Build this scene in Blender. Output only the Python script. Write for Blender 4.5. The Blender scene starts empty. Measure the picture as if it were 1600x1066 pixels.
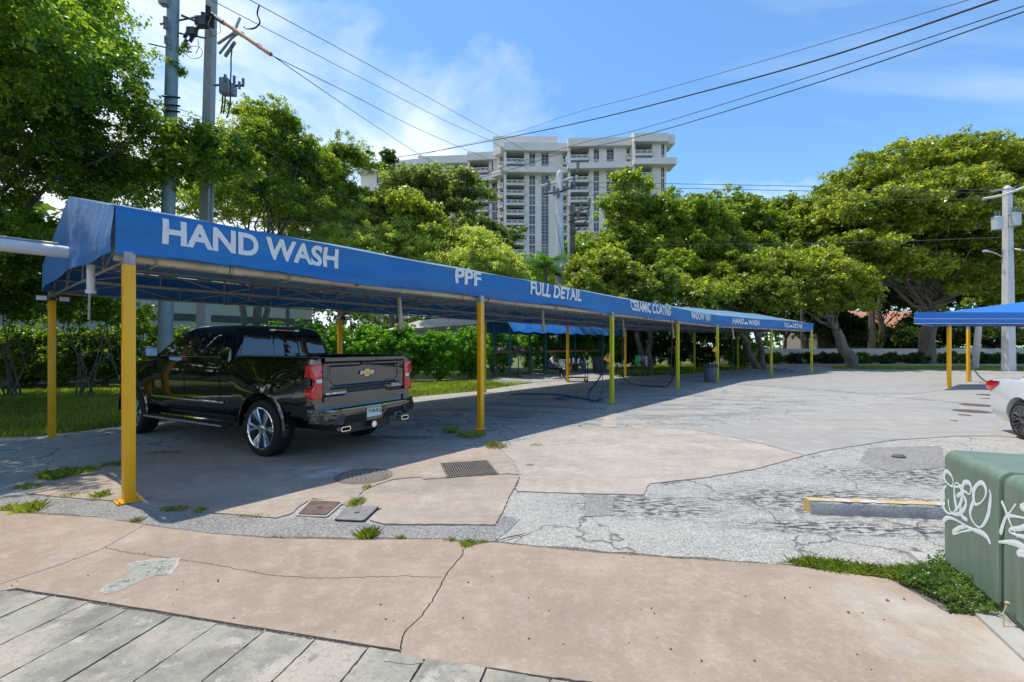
import bpy, bmesh, math, random
import numpy as np
from mathutils import Vector, Matrix
R = math.radians
random.seed(7); rng = np.random.default_rng(7)
S = bpy.context.scene; COL = S.collection

# ------------------------------------------------------------ camera
FP, CX, HY, EYE = 721.0, 800.0, 541.0, 1.6        # focal length, centre, horizon (photo pixels); eye height (m)
cam = bpy.data.cameras.new('camera'); co = bpy.data.objects.new('camera', cam); COL.objects.link(co)
co.location = (0, 0, EYE); co.rotation_euler = (R(90), 0, 0)
cam.sensor_width = 36; cam.lens = 36*FP/1600; cam.shift_y = (HY-533)/1600
cam.clip_start = .05; cam.clip_end = 2500
S.camera = co

# ------------------------------------------------------------ world and sun
SUNV = Vector((-.303, .158, 1)).normalized()      # towards the sun
elev = math.asin(SUNV.z); azi = math.atan2(SUNV.x, SUNV.y)
W = bpy.data.worlds.new('World'); S.world = W; W.use_nodes = True
nt = W.node_tree; nt.nodes.clear()
def wn(t, **k):
    n = nt.nodes.new(t)
    for a, b in k.items(): setattr(n, a, b)
    return n
sky = wn('ShaderNodeTexSky', sky_type='NISHITA', sun_disc=False, sun_elevation=elev, sun_rotation=azi,
         altitude=0, air_density=1.0, dust_density=.35, ozone_density=2.2)
bg = wn('ShaderNodeBackground'); bg.inputs[1].default_value = .148
tc = wn('ShaderNodeTexCoord'); sep = wn('ShaderNodeSeparateXYZ')
nt.links.new(tc.outputs['Generated'], sep.inputs[0])
def mth(op, a, b=None, c=None, clamp=False):
    n = wn('ShaderNodeMath', operation=op, use_clamp=clamp)
    for i, v in enumerate((a, b, c)):
        if v is None: continue
        if isinstance(v, (int, float)): n.inputs[i].default_value = v
        else: nt.links.new(v, n.inputs[i])
    return n.outputs[0]
zz = mth('ADD', mth('MAXIMUM', sep.outputs[2], 0), .12)
cx_ = mth('DIVIDE', sep.outputs[0], zz); cy_ = mth('DIVIDE', sep.outputs[1], zz)
cmb = wn('ShaderNodeCombineXYZ'); nt.links.new(cx_, cmb.inputs[0]); nt.links.new(cy_, cmb.inputs[1])
n1 = wn('ShaderNodeTexNoise'); n1.inputs['Scale'].default_value = 1.05; n1.inputs['Detail'].default_value = 7
n1.inputs['Roughness'].default_value = .56; n1.inputs['Distortion'].default_value = .5
nt.links.new(cmb.outputs[0], n1.inputs['Vector'])
# thin bright cloud over the left of the view, thinning to blue at the right
side = mth('MULTIPLY_ADD', sep.outputs[0], -.55, .0)
low = mth('MULTIPLY_ADD', mth('MINIMUM', mth('MAXIMUM', sep.outputs[2], .30), .7), -1.25, .56)
den = mth('ADD', mth('MULTIPLY_ADD', n1.outputs['Fac'], 1.7, -.35), mth('ADD', side, low))
fac = mth('MULTIPLY_ADD', den, 2.5, -1.22, clamp=True)
n2 = wn('ShaderNodeTexNoise'); n2.inputs['Scale'].default_value = 1.3; n2.inputs['Detail'].default_value = 8
mp = wn('ShaderNodeMapping'); mp.inputs['Scale'].default_value = (.6, 2.2, 1); mp.inputs['Rotation'].default_value = (0, 0, .7)
nt.links.new(cmb.outputs[0], mp.inputs[0]); nt.links.new(mp.outputs[0], n2.inputs['Vector'])
wisp = mth('MULTIPLY_ADD', n2.outputs['Fac'], 1.6, -.86, clamp=True)
fac2 = mth('MINIMUM', mth('ADD', mth('MULTIPLY', fac, .9), mth('MULTIPLY', wisp, .75)), .92)
mx = wn('ShaderNodeMix', data_type='RGBA'); nt.links.new(fac2, mx.inputs[0])
gain = wn('ShaderNodeMix', data_type='RGBA', blend_type='MULTIPLY'); gain.inputs[0].default_value = 1
gain.inputs[7].default_value = (.80, 1.08, 1.24, 1)
nt.links.new(sky.outputs[0], gain.inputs[6])
nt.links.new(gain.outputs[2], mx.inputs[6]); mx.inputs[7].default_value = (6.6, 6.9, 7.4, 1)
nt.links.new(mx.outputs[2], bg.inputs[0])
wo = wn('ShaderNodeOutputWorld'); nt.links.new(bg.outputs[0], wo.inputs[0])
sl = bpy.data.lights.new('sun', 'SUN'); sl.energy = 3.45; sl.angle = R(.53); sl.color = (1, .94, .83)
so = bpy.data.objects.new('sun', sl); COL.objects.link(so); so.location = (0, 0, 60)
so.rotation_euler = SUNV.to_track_quat('Z', 'Y').to_euler()
S.view_settings.view_transform = 'Standard'; S.view_settings.look = 'None'
S.view_settings.exposure = 0.38; S.view_settings.gamma = 1

# ------------------------------------------------------------ helpers
def V2(a): return Vector((a[0], a[1], 0))
def g(px, py, z=0.0):                              # photo pixel -> point on the ground
    Y = (EYE-z)*FP/(py-HY); return Vector(((px-CX)/FP*Y, Y, z))
def at(px, py, Y):                                 # photo pixel at depth Y
    return Vector(((px-CX)/FP*Y, Y, EYE-(py-HY)/FP*Y))
def onplane(px, py, P, N):
    d = Vector(((px-CX)/FP, 1, -(py-HY)/FP)); C = Vector((0, 0, EYE))
    return C+d*((P-C).dot(N)/d.dot(N))

def mat(name, col, rough=.6, metal=0.0, spec=.5, var=None, bump=None, coat=0.0, trans=0.0, sheen=0.0, alpha=1.0, coords='world'):
    """var: list of (scale, colour, low, high[, detail, stretch]); bump: (scale, strength[, distance])"""
    m = bpy.data.materials.new(name); m.use_nodes = True; t = m.node_tree; b = t.nodes['Principled BSDF']
    b.inputs['Roughness'].default_value = rough; b.inputs['Metallic'].default_value = metal
    b.inputs['Specular IOR Level'].default_value = spec; b.inputs['Coat Weight'].default_value = coat
    b.inputs['Coat Roughness'].default_value = .03
    b.inputs['Transmission Weight'].default_value = trans; b.inputs['Alpha'].default_value = alpha
    if sheen: b.inputs['Sheen Weight'].default_value = sheen; b.inputs['Sheen Roughness'].default_value = .35
    b.inputs['Base Color'].default_value = (*col, 1)
    if coords == 'world': src = t.nodes.new('ShaderNodeNewGeometry').outputs['Position']
    else: src = t.nodes.new('ShaderNodeTexCoord').outputs['Object']
    prev = None
    for v in (var or []):
        sc, c2, lo, hi = v[:4]
        n = t.nodes.new('ShaderNodeTexNoise'); n.inputs['Scale'].default_value = sc
        n.inputs['Detail'].default_value = v[4] if len(v) > 4 else 7; n.inputs['Roughness'].default_value = .62
        s = src
        if len(v) > 5:
            mpn = t.nodes.new('ShaderNodeMapping'); mpn.inputs['Scale'].default_value = v[5]; t.links.new(src, mpn.inputs[0]); s = mpn.outputs[0]
        t.links.new(s, n.inputs['Vector'])
        r = t.nodes.new('ShaderNodeMapRange'); r.inputs[1].default_value = lo; r.inputs[2].default_value = hi
        t.links.new(n.outputs['Fac'], r.inputs[0])
        x = t.nodes.new('ShaderNodeMix'); x.data_type = 'RGBA'
        t.links.new(r.outputs[0], x.inputs[0])
        if prev is None: x.inputs[6].default_value = (*col, 1)
        else: t.links.new(prev, x.inputs[6])
        x.inputs[7].default_value = (*c2, 1); prev = x.outputs[2]
    if prev is not None: t.links.new(prev, b.inputs['Base Color'])
    if bump:
        n = t.nodes.new('ShaderNodeTexNoise'); n.inputs['Scale'].default_value = bump[0]; n.inputs['Detail'].default_value = 4
        t.links.new(src, n.inputs['Vector'])
        bp = t.nodes.new('ShaderNodeBump'); bp.inputs['Strength'].default_value = bump[1]
        bp.inputs['Distance'].default_value = bump[2] if len(bump) > 2 else .01
        t.links.new(n.outputs['Fac'], bp.inputs['Height']); t.links.new(bp.outputs[0], b.inputs['Normal'])
    m['src'] = 1
    return m

def add_layer(m, kind, scale, col, lo, hi, stretch=None, amount=1.0, box=None, detail=5, bump=0):
    """mix another colour over a material's base colour: kind noise / voronoi / crack"""
    t = m.node_tree; b = t.nodes['Principled BSDF']; src = t.nodes.new('ShaderNodeNewGeometry').outputs['Position']
    s = src
    if stretch:
        mpn = t.nodes.new('ShaderNodeMapping'); mpn.inputs['Scale'].default_value = stretch[:3]
        if len(stretch) > 3: mpn.inputs['Rotation'].default_value = (0, 0, stretch[3])
        t.links.new(src, mpn.inputs[0]); s = mpn.outputs[0]
    if kind == 'crack':
        nz = t.nodes.new('ShaderNodeTexNoise'); nz.inputs['Scale'].default_value = scale*2.5; nz.inputs['Detail'].default_value = 6
        t.links.new(s, nz.inputs['Vector'])
        mv = t.nodes.new('ShaderNodeVectorMath'); mv.operation = 'MULTIPLY_ADD'
        t.links.new(nz.outputs['Color'], mv.inputs[0]); k = .55/scale; mv.inputs[1].default_value = (k, k, k); t.links.new(s, mv.inputs[2])
        n = t.nodes.new('ShaderNodeTexVoronoi'); n.feature = 'DISTANCE_TO_EDGE'; n.inputs['Scale'].default_value = scale
        t.links.new(mv.outputs[0], n.inputs['Vector']); o = n.outputs['Distance']
    elif kind == 'voronoi':
        n = t.nodes.new('ShaderNodeTexVoronoi'); n.inputs['Scale'].default_value = scale; t.links.new(s, n.inputs['Vector']); o = n.outputs['Distance']
    elif kind == 'cell':
        n = t.nodes.new('ShaderNodeTexVoronoi'); n.inputs['Scale'].default_value = scale; t.links.new(s, n.inputs['Vector'])
        sp = t.nodes.new('ShaderNodeSeparateColor'); t.links.new(n.outputs['Color'], sp.inputs[0]); o = sp.outputs[0]
    else:
        n = t.nodes.new('ShaderNodeTexNoise'); n.inputs['Scale'].default_value = scale; n.inputs['Detail'].default_value = detail; n.inputs['Roughness'].default_value = .68
        t.links.new(s, n.inputs['Vector']); o = n.outputs['Fac']
    r = t.nodes.new('ShaderNodeMapRange'); r.inputs[1].default_value = lo; r.inputs[2].default_value = hi; r.inputs[4].default_value = amount
    t.links.new(o, r.inputs[0]); f = r.outputs[0]
    if box:                                        # limit to soft ellipses on the ground: (x, y, rx, ry, angle)
        acc = None
        for (bx_, by_, rx, ry, an) in box:
            mpn = t.nodes.new('ShaderNodeMapping'); mpn.vector_type = 'TEXTURE'
            mpn.inputs['Location'].default_value = (bx_, by_, 0); mpn.inputs['Rotation'].default_value = (0, 0, an)
            mpn.inputs['Scale'].default_value = (rx, ry, 1000); t.links.new(src, mpn.inputs[0])
            ln = t.nodes.new('ShaderNodeVectorMath'); ln.operation = 'LENGTH'; t.links.new(mpn.outputs[0], ln.inputs[0])
            rr = t.nodes.new('ShaderNodeMapRange'); rr.inputs[1].default_value = 1.1; rr.inputs[2].default_value = .5
            t.links.new(ln.outputs['Value'], rr.inputs[0])
            if acc is None: acc = rr.outputs[0]
            else:
                mm = t.nodes.new('ShaderNodeMath'); mm.operation = 'MAXIMUM'; t.links.new(acc, mm.inputs[0]); t.links.new(rr.outputs[0], mm.inputs[1]); acc = mm.outputs[0]
        mm = t.nodes.new('ShaderNodeMath'); mm.operation = 'MULTIPLY'; t.links.new(acc, mm.inputs[0]); t.links.new(f, mm.inputs[1]); f = mm.outputs[0]
    x = t.nodes.new('ShaderNodeMix'); x.data_type = 'RGBA'; t.links.new(f, x.inputs[0])
    bc = b.inputs['Base Color']
    if bc.is_linked: t.links.new(bc.links[0].from_socket, x.inputs[6])
    else: x.inputs[6].default_value = bc.default_value
    x.inputs[7].default_value = (*col, 1); t.links.new(x.outputs[2], bc)
    if bump:
        bp = t.nodes.new('ShaderNodeBump'); bp.inputs['Strength'].default_value = abs(bump); bp.inputs['Distance'].default_value = .006; bp.invert = bump < 0
        t.links.new(f, bp.inputs['Height'])
        nn = b.inputs['Normal']
        if nn.is_linked: t.links.new(nn.links[0].from_socket, bp.inputs['Normal'])
        t.links.new(bp.outputs[0], nn)
    return m

def leafmat(name, a, b_, c, trans=.52):
    m = bpy.data.materials.new(name); m.use_nodes = True; t = m.node_tree; b = t.nodes['Principled BSDF']
    b.inputs['Roughness'].default_value = .34; b.inputs['Specular IOR Level'].default_value = .5
    gm = t.nodes.new('ShaderNodeNewGeometry')
    ramp = t.nodes.new('ShaderNodeValToRGB'); ramp.color_ramp.elements[0].color = (*a, 1); ramp.color_ramp.elements[1].color = (*c, 1)
    e = ramp.color_ramp.elements.new(.5); e.color = (*b_, 1)
    nz = t.nodes.new('ShaderNodeTexNoise'); nz.inputs['Scale'].default_value = .45; nz.inputs['Detail'].default_value = 3
    t.links.new(gm.outputs['Position'], nz.inputs['Vector'])
    ad = t.nodes.new('ShaderNodeMath'); ad.operation = 'MULTIPLY_ADD'; ad.inputs[1].default_value = 1.5; ad.inputs[2].default_value = -.75
    t.links.new(nz.outputs['Fac'], ad.inputs[0])
    a2 = t.nodes.new('ShaderNodeMath'); a2.operation = 'MULTIPLY_ADD'; a2.inputs[1].default_value = .95
    t.links.new(gm.outputs['Random Per Island'], a2.inputs[0]); t.links.new(ad.outputs[0], a2.inputs[2])
    a3 = t.nodes.new('ShaderNodeMath'); a3.operation = 'ADD'; a3.inputs[1].default_value = .03; t.links.new(a2.outputs[0], a3.inputs[0])
    t.links.new(a3.outputs[0], ramp.inputs[0]); t.links.new(ramp.outputs[0], b.inputs['Base Color'])
    tr = t.nodes.new('ShaderNodeBsdfTranslucent'); hs = t.nodes.new('ShaderNodeMix'); hs.data_type = 'RGBA'; hs.blend_type = 'MULTIPLY'
    hs.inputs[0].default_value = 1; hs.inputs[7].default_value = (3.1, 3.0, .9, 1); t.links.new(ramp.outputs[0], hs.inputs[6]); t.links.new(hs.outputs[2], tr.inputs[0])
    ms = t.nodes.new('ShaderNodeMixShader'); ms.inputs[0].default_value = trans
    t.links.new(b.outputs[0], ms.inputs[1]); t.links.new(tr.outputs[0], ms.inputs[2])
    t.links.new(ms.outputs[0], t.nodes['Material Output'].inputs[0])
    return m

OFF = {}
def tag(o, label=None, cat=None, group=None, kind=None):
    if label: o['label'] = label
    if cat: o['category'] = cat
    if group: o['group'] = group
    if kind: o['kind'] = kind
    return o
def empty(name, loc=(0, 0, 0), rz=0.0, label=None, cat=None, group=None, kind=None):
    o = bpy.data.objects.new(name, None); COL.objects.link(o); o.location = loc; o.rotation_euler = (0, 0, rz)
    o.empty_display_size = .2
    OFF[o.name] = Vector(loc) if rz == 0 else None      # None: children are given in local coordinates
    return tag(o, label, cat, group, kind)

class MB:
    def __init__(s): s.v = []; s.f = []
    def add(s, vs, fs):
        k = len(s.v); s.v += [tuple(v) for v in vs]; s.f += [tuple(i+k for i in f) for f in fs]; return s
    def box(s, c, sz, ax=None):                     # centre, sizes, optional 3 axes
        c = Vector(c); X, Y, Z = ax or (Vector((1, 0, 0)), Vector((0, 1, 0)), Vector((0, 0, 1)))
        vs = [c+X*(i*sz[0]/2)+Y*(j*sz[1]/2)+Z*(k*sz[2]/2) for i in (-1, 1) for j in (-1, 1) for k in (-1, 1)]
        return s.add(vs, [(0, 1, 3, 2), (4, 6, 7, 5), (0, 4, 5, 1), (2, 3, 7, 6), (0, 2, 6, 4), (1, 5, 7, 3)])
    def tube(s, pts, r, n=8, cap=True, flat=1.0):
        pts = [Vector(p) for p in pts]; m = len(pts); rr = r if isinstance(r, (list, tuple)) else [r]*m
        k = len(s.v); up = None
        for i, p in enumerate(pts):
            d = (pts[min(i+1, m-1)]-pts[max(i-1, 0)])
            if d.length < 1e-9: d = Vector((0, 0, 1))
            d.normalize()
            if up is None: up = Vector((0, 0, 1)) if abs(d.z) < .9 else Vector((1, 0, 0))
            a = d.cross(up)
            if a.length < 1e-6: a = d.orthogonal()
            a.normalize(); b = d.cross(a).normalized(); up = -b if False else up
            for j in range(n):
                t = 2*math.pi*(j+.5)/n; s.v.append(tuple(p+(a*math.cos(t)+b*math.sin(t)*flat)*rr[i]))
        for i in range(m-1):
            for j in range(n):
                j2 = (j+1) % n; s.f.append((k+i*n+j, k+i*n+j2, k+(i+1)*n+j2, k+(i+1)*n+j))
        if cap: s.f.append(tuple(k+j for j in range(n))[::-1]); s.f.append(tuple(k+(m-1)*n+j for j in range(n)))
        return s
    def prism(s, pts, dz):                          # polygon of 3-D points extruded by vector dz
        dz = Vector(dz) if not isinstance(dz, (int, float)) else Vector((0, 0, dz))
        pts = [Vector(p) for p in pts]; n = len(pts)
        return s.add(pts+[p+dz for p in pts], [tuple(range(n))[::-1], tuple(range(n, 2*n))]+[(i, (i+1) % n, n+(i+1) % n, n+i) for i in range(n)])
    def ring(s, rings, close=True, caps=True):      # loft of equal rings
        k = len(s.v); n = len(rings[0])
        for r in rings: s.v += [tuple(p) for p in r]
        for i in range(len(rings)-1):
            for j in range(n if close else n-1):
                j2 = (j+1) % n; s.f.append((k+i*n+j, k+i*n+j2, k+(i+1)*n+j2, k+(i+1)*n+j))
        if caps: s.f.append(tuple(k+j for j in range(n))[::-1]); s.f.append(tuple(k+(len(rings)-1)*n+j for j in range(n)))
        return s
    def lathe(s, prof, c=(0, 0, 0), axis='z', n=24, caps=False):
        c = Vector(c); rings = []
        for (r, h) in prof:
            ring = []
            for j in range(n):
                t = 2*math.pi*j/n; a, b = r*math.cos(t), r*math.sin(t)
                ring.append(c+(Vector((a, b, h)) if axis == 'z' else Vector((a, h, b)) if axis == 'y' else Vector((h, a, b))))
            rings.append(ring)
        return s.ring(rings, caps=caps)
    def mesh(s, name, m, smooth=False):
        me = bpy.data.meshes.new(name); me.from_pydata(s.v, [], s.f); me.update()
        if m: 
            for q in (m if isinstance(m, (list, tuple)) else [m]): me.materials.append(q)
        bm = bmesh.new(); bm.from_mesh(me); bmesh.ops.recalc_face_normals(bm, faces=bm.faces); bm.to_mesh(me); bm.free()
        if smooth: smoothen(me)
        return me
    def build(s, name, m, parent=None, smooth=False, local=False, bevel=0, label=None):
        off = None
        if parent is not None: off = OFF.get(parent.name)
        elif not local:
            a = np.array(s.v); off = Vector(((a[:, 0].min()+a[:, 0].max())/2, (a[:, 1].min()+a[:, 1].max())/2, a[:, 2].min()))
        if off is not None: s.v = [(v[0]-off.x, v[1]-off.y, v[2]-off.z) for v in s.v]
        me = s.mesh(name, m, smooth)
        if bevel: bevelme(me, bevel)
        return link(name, me, parent, off, label)
def link(name, me, parent=None, off=None, label=None):
    o = bpy.data.objects.new(name, me); COL.objects.link(o)
    if parent is not None: o.parent = parent; OFF[o.name] = OFF.get(parent.name)
    else:
        OFF[o.name] = off
        if off is not None: o.location = off
    if label: o['label'] = label
    return o
def smoothen(me, ang=35):
    me.polygons.foreach_set('use_smooth', [True]*len(me.polygons))
    bm = bmesh.new(); bm.from_mesh(me)
    for e in bm.edges:
        if len(e.link_faces) == 2 and e.calc_face_angle(0) > R(ang): e.smooth = False
    bm.to_mesh(me); bm.free()
def bevelme(me, w, seg=2):
    bm = bmesh.new(); bm.from_mesh(me)
    es = [e for e in bm.edges if len(e.link_faces) == 2 and e.calc_face_angle(0) > R(30)]
    bmesh.ops.bevel(bm, geom=es, offset=w, segments=seg, affect='EDGES', profile=.6, clamp_overlap=True)
    bm.to_mesh(me); bm.free(); smoothen(me, 50)
def modify(me, mods, name='t'):
    """apply modifiers without operators: mods = list of (type, dict)"""
    o = bpy.data.objects.new(name, me); COL.objects.link(o); extra = []
    for ty, kw in mods:
        md = o.modifiers.new(ty, ty)
        for k, v in kw.items():
            if k == 'object' and isinstance(v, bpy.types.Mesh):
                q = bpy.data.objects.new('cut', v); COL.objects.link(q); extra.append(q); v = q
            setattr(md, k, v)
    dg = bpy.context.evaluated_depsgraph_get(); dg.update()
    r = bpy.data.meshes.new_from_object(o.evaluated_get(dg))
    for q in extra+[o]: bpy.data.objects.remove(q)
    return r
def copy_tree(o, parent=None):
    c = o.copy(); COL.objects.link(c); c.parent = parent; OFF[c.name] = OFF.get(o.name)
    for ch in list(o.children): copy_tree(ch, c)
    return c
def stuff(o): o['kind'] = 'stuff'; return o

def facemesh(name, v, m):
    n, k = v.shape[:2]; me = bpy.data.meshes.new(name); me.vertices.add(k*n); me.vertices.foreach_set('co', v.reshape(-1).astype(np.float32))
    me.loops.add(k*n); me.loops.foreach_set('vertex_index', np.arange(k*n, dtype=np.int32))
    me.polygons.add(n); me.polygons.foreach_set('loop_start', np.arange(0, k*n, k, dtype=np.int32))
    me.update(calc_edges=True); me.materials.append(m); return me
def leaves_mesh(name, P, Nn, L, Wd, m, rs, tri=False):
    """one small rhombic face per leaf: positions, normals, length, width"""
    n = len(P); Nn = Nn/np.maximum(np.linalg.norm(Nn, axis=1, keepdims=True), 1e-6)
    q = rs.normal(size=(n, 3)); q -= (q*Nn).sum(1, keepdims=True)*Nn; q /= np.maximum(np.linalg.norm(q, axis=1, keepdims=True), 1e-6)
    w = np.cross(Nn, q); L = L[:, None]; Wd = Wd[:, None]
    v = np.empty((n, 4, 3)); v[:, 0] = P-q*L*.5; v[:, 1] = P+w*Wd*.5-q*L*.05; v[:, 2] = P+q*L*.5-Nn*L*.12; v[:, 3] = P-w*Wd*.5-q*L*.05
    if tri: v[:, 1] += (v[:, 1]-v[:, 0])*.25; v = v[:, (1, 2, 3)]
    return facemesh(name, v, m)

def clumps(rs, blobs, n, shell=.45):
    """clump centres through a crown made of ellipsoids (centre, radii)"""
    vol = np.array([b[1][0]*b[1][1]*b[1][2] for b in blobs])**.7; pr = vol/vol.sum(); out = []
    k = rs.choice(len(blobs), n, p=pr)
    for i in k:
        i = int(i); c, r = np.array(blobs[i][0]), np.array(blobs[i][1])
        d = rs.normal(size=3); d /= np.linalg.norm(d); 
        if d[2] < -.3: d[2] *= -.6
        rad = shell+(1.0-shell)*rs.random()**.6
        if rs.random() < .13: rad *= rs.uniform(1.08, 1.32)
        an = math.atan2(d[1], d[0]); rad *= 1+.17*math.sin(5*an+i*1.7)*math.cos(4*d[2]+i)
        out.append(c+d*r*rad)
    return np.array(out)
def leaf_cloud(rs, C, cr, per, up=.35, flat=.62):
    n = len(C)*per; c = np.repeat(C, per, axis=0); r = np.repeat(cr*(.55+.9*rs.random(len(C))), per)[:, None]
    d = rs.normal(size=(n, 3)); d /= np.linalg.norm(d, axis=1, keepdims=True)
    neg = (d[:, 2] < 0) & (rs.random(n) < .6); d[neg, 2] *= -1
    rad = rs.random((n, 1))**.45
    K = 8; sc_ = rs.normal(size=(len(C), K, 3)); sc_ /= np.linalg.norm(sc_, axis=2, keepdims=True); sc_[:, :, 2] = np.where((sc_[:, :, 2] < 0) & (rs.random((len(C), K)) < .65), -sc_[:, :, 2], sc_[:, :, 2])
    sc_ *= (.35+.65*rs.random((len(C), K, 1))); ix = rs.integers(K, size=n); s2 = sc_[np.repeat(np.arange(len(C)), per), ix]
    P = c+s2*r*np.array([1, 1, flat*1.15])+d*rad*r*.36; N = d*.55+s2*.35+rs.normal(size=(n, 3))*.62+np.array([0, 0, up])
    return P, N

def limb(mb, a, b, r0, r1, rs, n=6, seg=4, wob=.08, sag=0.0):
    a, b = Vector(a), Vector(b); L = (b-a).length; pts = []
    for i in range(seg+1):
        t = i/seg; p = a.lerp(b, t)
        if 0 < i < seg: p += Vector(rs.normal(size=3))*L*wob
        p.z += sag*L*math.sin(math.pi*t); pts.append(p)
    mb.tube(pts, [r0+(r1-r0)*i/seg for i in range(seg+1)], n); return pts
def tree(name, base, blobs, nc, per, cr, leaf, lm, bm_, label, cat='tree', group=None, seed=1, trunk=(.3, .5), fork=.35, nb=16, ratio=.5, shell=.45, up=.35, stems=1, flat=.62):
    rs = np.random.default_rng(seed); nc = int(nc*.95); per = int(per*.82); leaf *= 1.22; root = empty(name, base, label=label, cat=cat, group=group)
    b = Vector(base); far = b.y > 22; per = int(per*(1.3 if far else 1.95)); leaf *= 1 if far else .66; C = clumps(rs, blobs, nc, shell)
    P, N = leaf_cloud(rs, C, cr, per, up, flat); n = len(P)
    ok = P[:, 2] > b.z+.05; P, N = P[ok], N[ok]; n = len(P)
    me = leaves_mesh('crown', P-np.array(b), N, leaf*(.6+.8*rs.random(n)), leaf*ratio*1.35*(.7+.6*rs.random(n)), lm, rs, True)
    link('crown', me, root)
    cc = Vector(np.mean([x[0] for x in blobs], axis=0)); mb = MB(); forks = []
    for s_ in range(stems):
        off = Vector((rs.normal()*.25, rs.normal()*.25, 0))*(stems > 1)
        top = b.lerp(cc, fork)+off*3; top.z = b.z+(cc.z-b.z)*fork
        limb(mb, b+off, top, trunk[1], trunk[0], rs, 10, 4, .03); forks.append(top)
    mb.build('trunk', bm_, root, smooth=True)
    mb = MB()
    for i in range(nb):
        e = Vector(C[rs.integers(len(C))]); f = forks[i % stems]
        m_ = f.lerp(e, .45); m_.z += abs(e.z-f.z)*.12
        kf = min(1, (14/nb)**.5); limb(mb, f, m_, trunk[0]*.55*kf, trunk[0]*.26*kf, rs, 6, 4, .07)
        limb(mb, m_, e, trunk[0]*.26*kf, trunk[0]*.06*kf, rs, 5, 3, .05)
        for _ in range(3):
            e2 = Vector(C[rs.integers(len(C))])
            if (e2-m_).length < (e-m_).length*1.1: limb(mb, m_, e2, trunk[0]*.15*kf, .012, rs, 5, 3, .05)
    mb.build('branches', bm_, root, smooth=True)
    return root

# ------------------------------------------------------------ ground materials
asphalt = mat('sun bleached asphalt', (.40, .375, .33), .9, var=[(.6, (.34, .325, .295), .35, .65), (3.2, (.45, .43, .385), .5, .75)], bump=(60, 1, .014), spec=.2)
add_layer(asphalt, 'cell', 95, (.70, .68, .63), .62, .92, amount=.6)
add_layer(asphalt, 'cell', 110, (.12, .115, .11), .74, .90, amount=.55)
add_layer(asphalt, 'noise', 9, (.17, .16, .15), .53, .70, stretch=(.7, 1.6, 1, .4), amount=.22)
add_layer(asphalt, 'crack', .75, (.06, .057, .055), .012, .0, amount=.8, bump=-.5)
add_layer(asphalt, 'crack', 3.1, (.12, .115, .11), .012, .0, amount=.22)
# worn remains of black sealer, then broader dark streaks
add_layer(asphalt, 'noise', 19, (.05, .052, .062), .485, .535, stretch=(.40, 1.25, 1, .12), amount=.9,
          box=[(1.35, 4.62, .85, .42, -.10), (3.3, 4.75, 1.3, .60, -.1), (3.0, 4.05, 1.3, .22, -.08), (5.6, 5.6, 2.3, .7, -.1)], detail=8)
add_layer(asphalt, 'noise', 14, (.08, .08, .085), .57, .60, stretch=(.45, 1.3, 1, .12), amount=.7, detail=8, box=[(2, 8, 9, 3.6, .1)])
add_layer(asphalt, 'noise', 2.2, (.075, .075, .078), .46, .66, stretch=(.3, 1, 1, .89), amount=.62, box=[(-.5, 10.8, 9, 2.6, .89), (6.5, 19.5, 9, 2.6, .89), (4, 12.5, 8, 3.6, .5)], detail=6)  # dark streaks kept to long bands along the canopy
asphalt_dark = mat('finer grey asphalt', (.235, .225, .205), .92, var=[(2, (.29, .275, .25), .4, .65)], bump=(80, .9, .009), spec=.2)
add_layer(asphalt_dark, 'cell', 90, (.46, .44, .41), .66, .92, amount=.7)
add_layer(asphalt_dark, 'cell', 100, (.08, .078, .075), .74, .88, amount=.65)
def tan(nm, k, w):
    c = lambda r_, g_, b_: (r_*k, (g_*(1-w)+r_*w*.9)*k, (b_*(1-w)+r_*w*.8)*k)
    m = mat(nm, c(.372, .280, .200), .85, var=[(1.1, c(.315, .230, .162), .36, .66), (7, c(.43, .335, .25), .46, .78)], bump=(30, .5, .007), spec=.2)
    add_layer(m, 'noise', 130, c(.20, .145, .11), .54, .72, amount=.65, detail=3)
    add_layer(m, 'noise', 42, c(.25, .19, .145), .50, .68, amount=.42, detail=5)
    add_layer(m, 'noise', 28, c(.50, .41, .32), .54, .70, amount=.40, detail=6)
    add_layer(m, 'noise', 170, c(.60, .50, .41), .60, .76, amount=.5, detail=3)
    add_layer(m, 'noise', .9, c(.235, .175, .14), .46, .74, stretch=(1, 1.6, 1, .5), amount=.62, detail=10)
    add_layer(m, 'noise', 1.7, c(.50, .43, .36), .52, .78, amount=.55, detail=10)
    add_layer(m, 'noise', 11, c(.22, .165, .13), .60, .72, stretch=(.7, 1.5, 1, .3), amount=.4, detail=8)
    add_layer(m, 'voronoi', 2.0, (.06, .045, .035), .02, .012, amount=.9)
    return m
pink = tan('weathered tan concrete', 1.0, .14); pink_lot = tan('tan lot concrete slab', 1.10, .34); pale_lot = tan('pale beige concrete slab', 1.20, .66)
for m_ in (pink_lot, pale_lot): add_layer(m_, 'noise', 1.1, (.20, .17, .15), .50, .72, stretch=(.5, 1.8, 1, .9), amount=.5, detail=10)
add_layer(pink_lot, 'noise', 2.3, (.58, .58, .58), .46, .62, amount=.7, box=[(-2.45, 5.85, .62, .34, .2)], detail=10)
add_layer(pink, 'noise', 1.4, (.50, .46, .41), .40, .62, amount=.7, box=[(2.35, 2.55, .75, .42, -.7)], detail=10)
greyc = mat('smooth grey concrete', (.35, .325, .29), .8, var=[(.5, (.32, .30, .27), .4, .62, 6, (.4, 1.4, 1)), (2.5, (.44, .41, .365), .5, .75)], bump=(14, .3, .005), spec=.3)
add_layer(greyc, 'noise', 60, (.24, .225, .205), .55, .72, amount=.5, detail=3)
add_layer(greyc, 'noise', 1.1, (.23, .22, .205), .52, .72, stretch=(.35, 1.4, 1, .3), amount=.6, detail=10)
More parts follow.
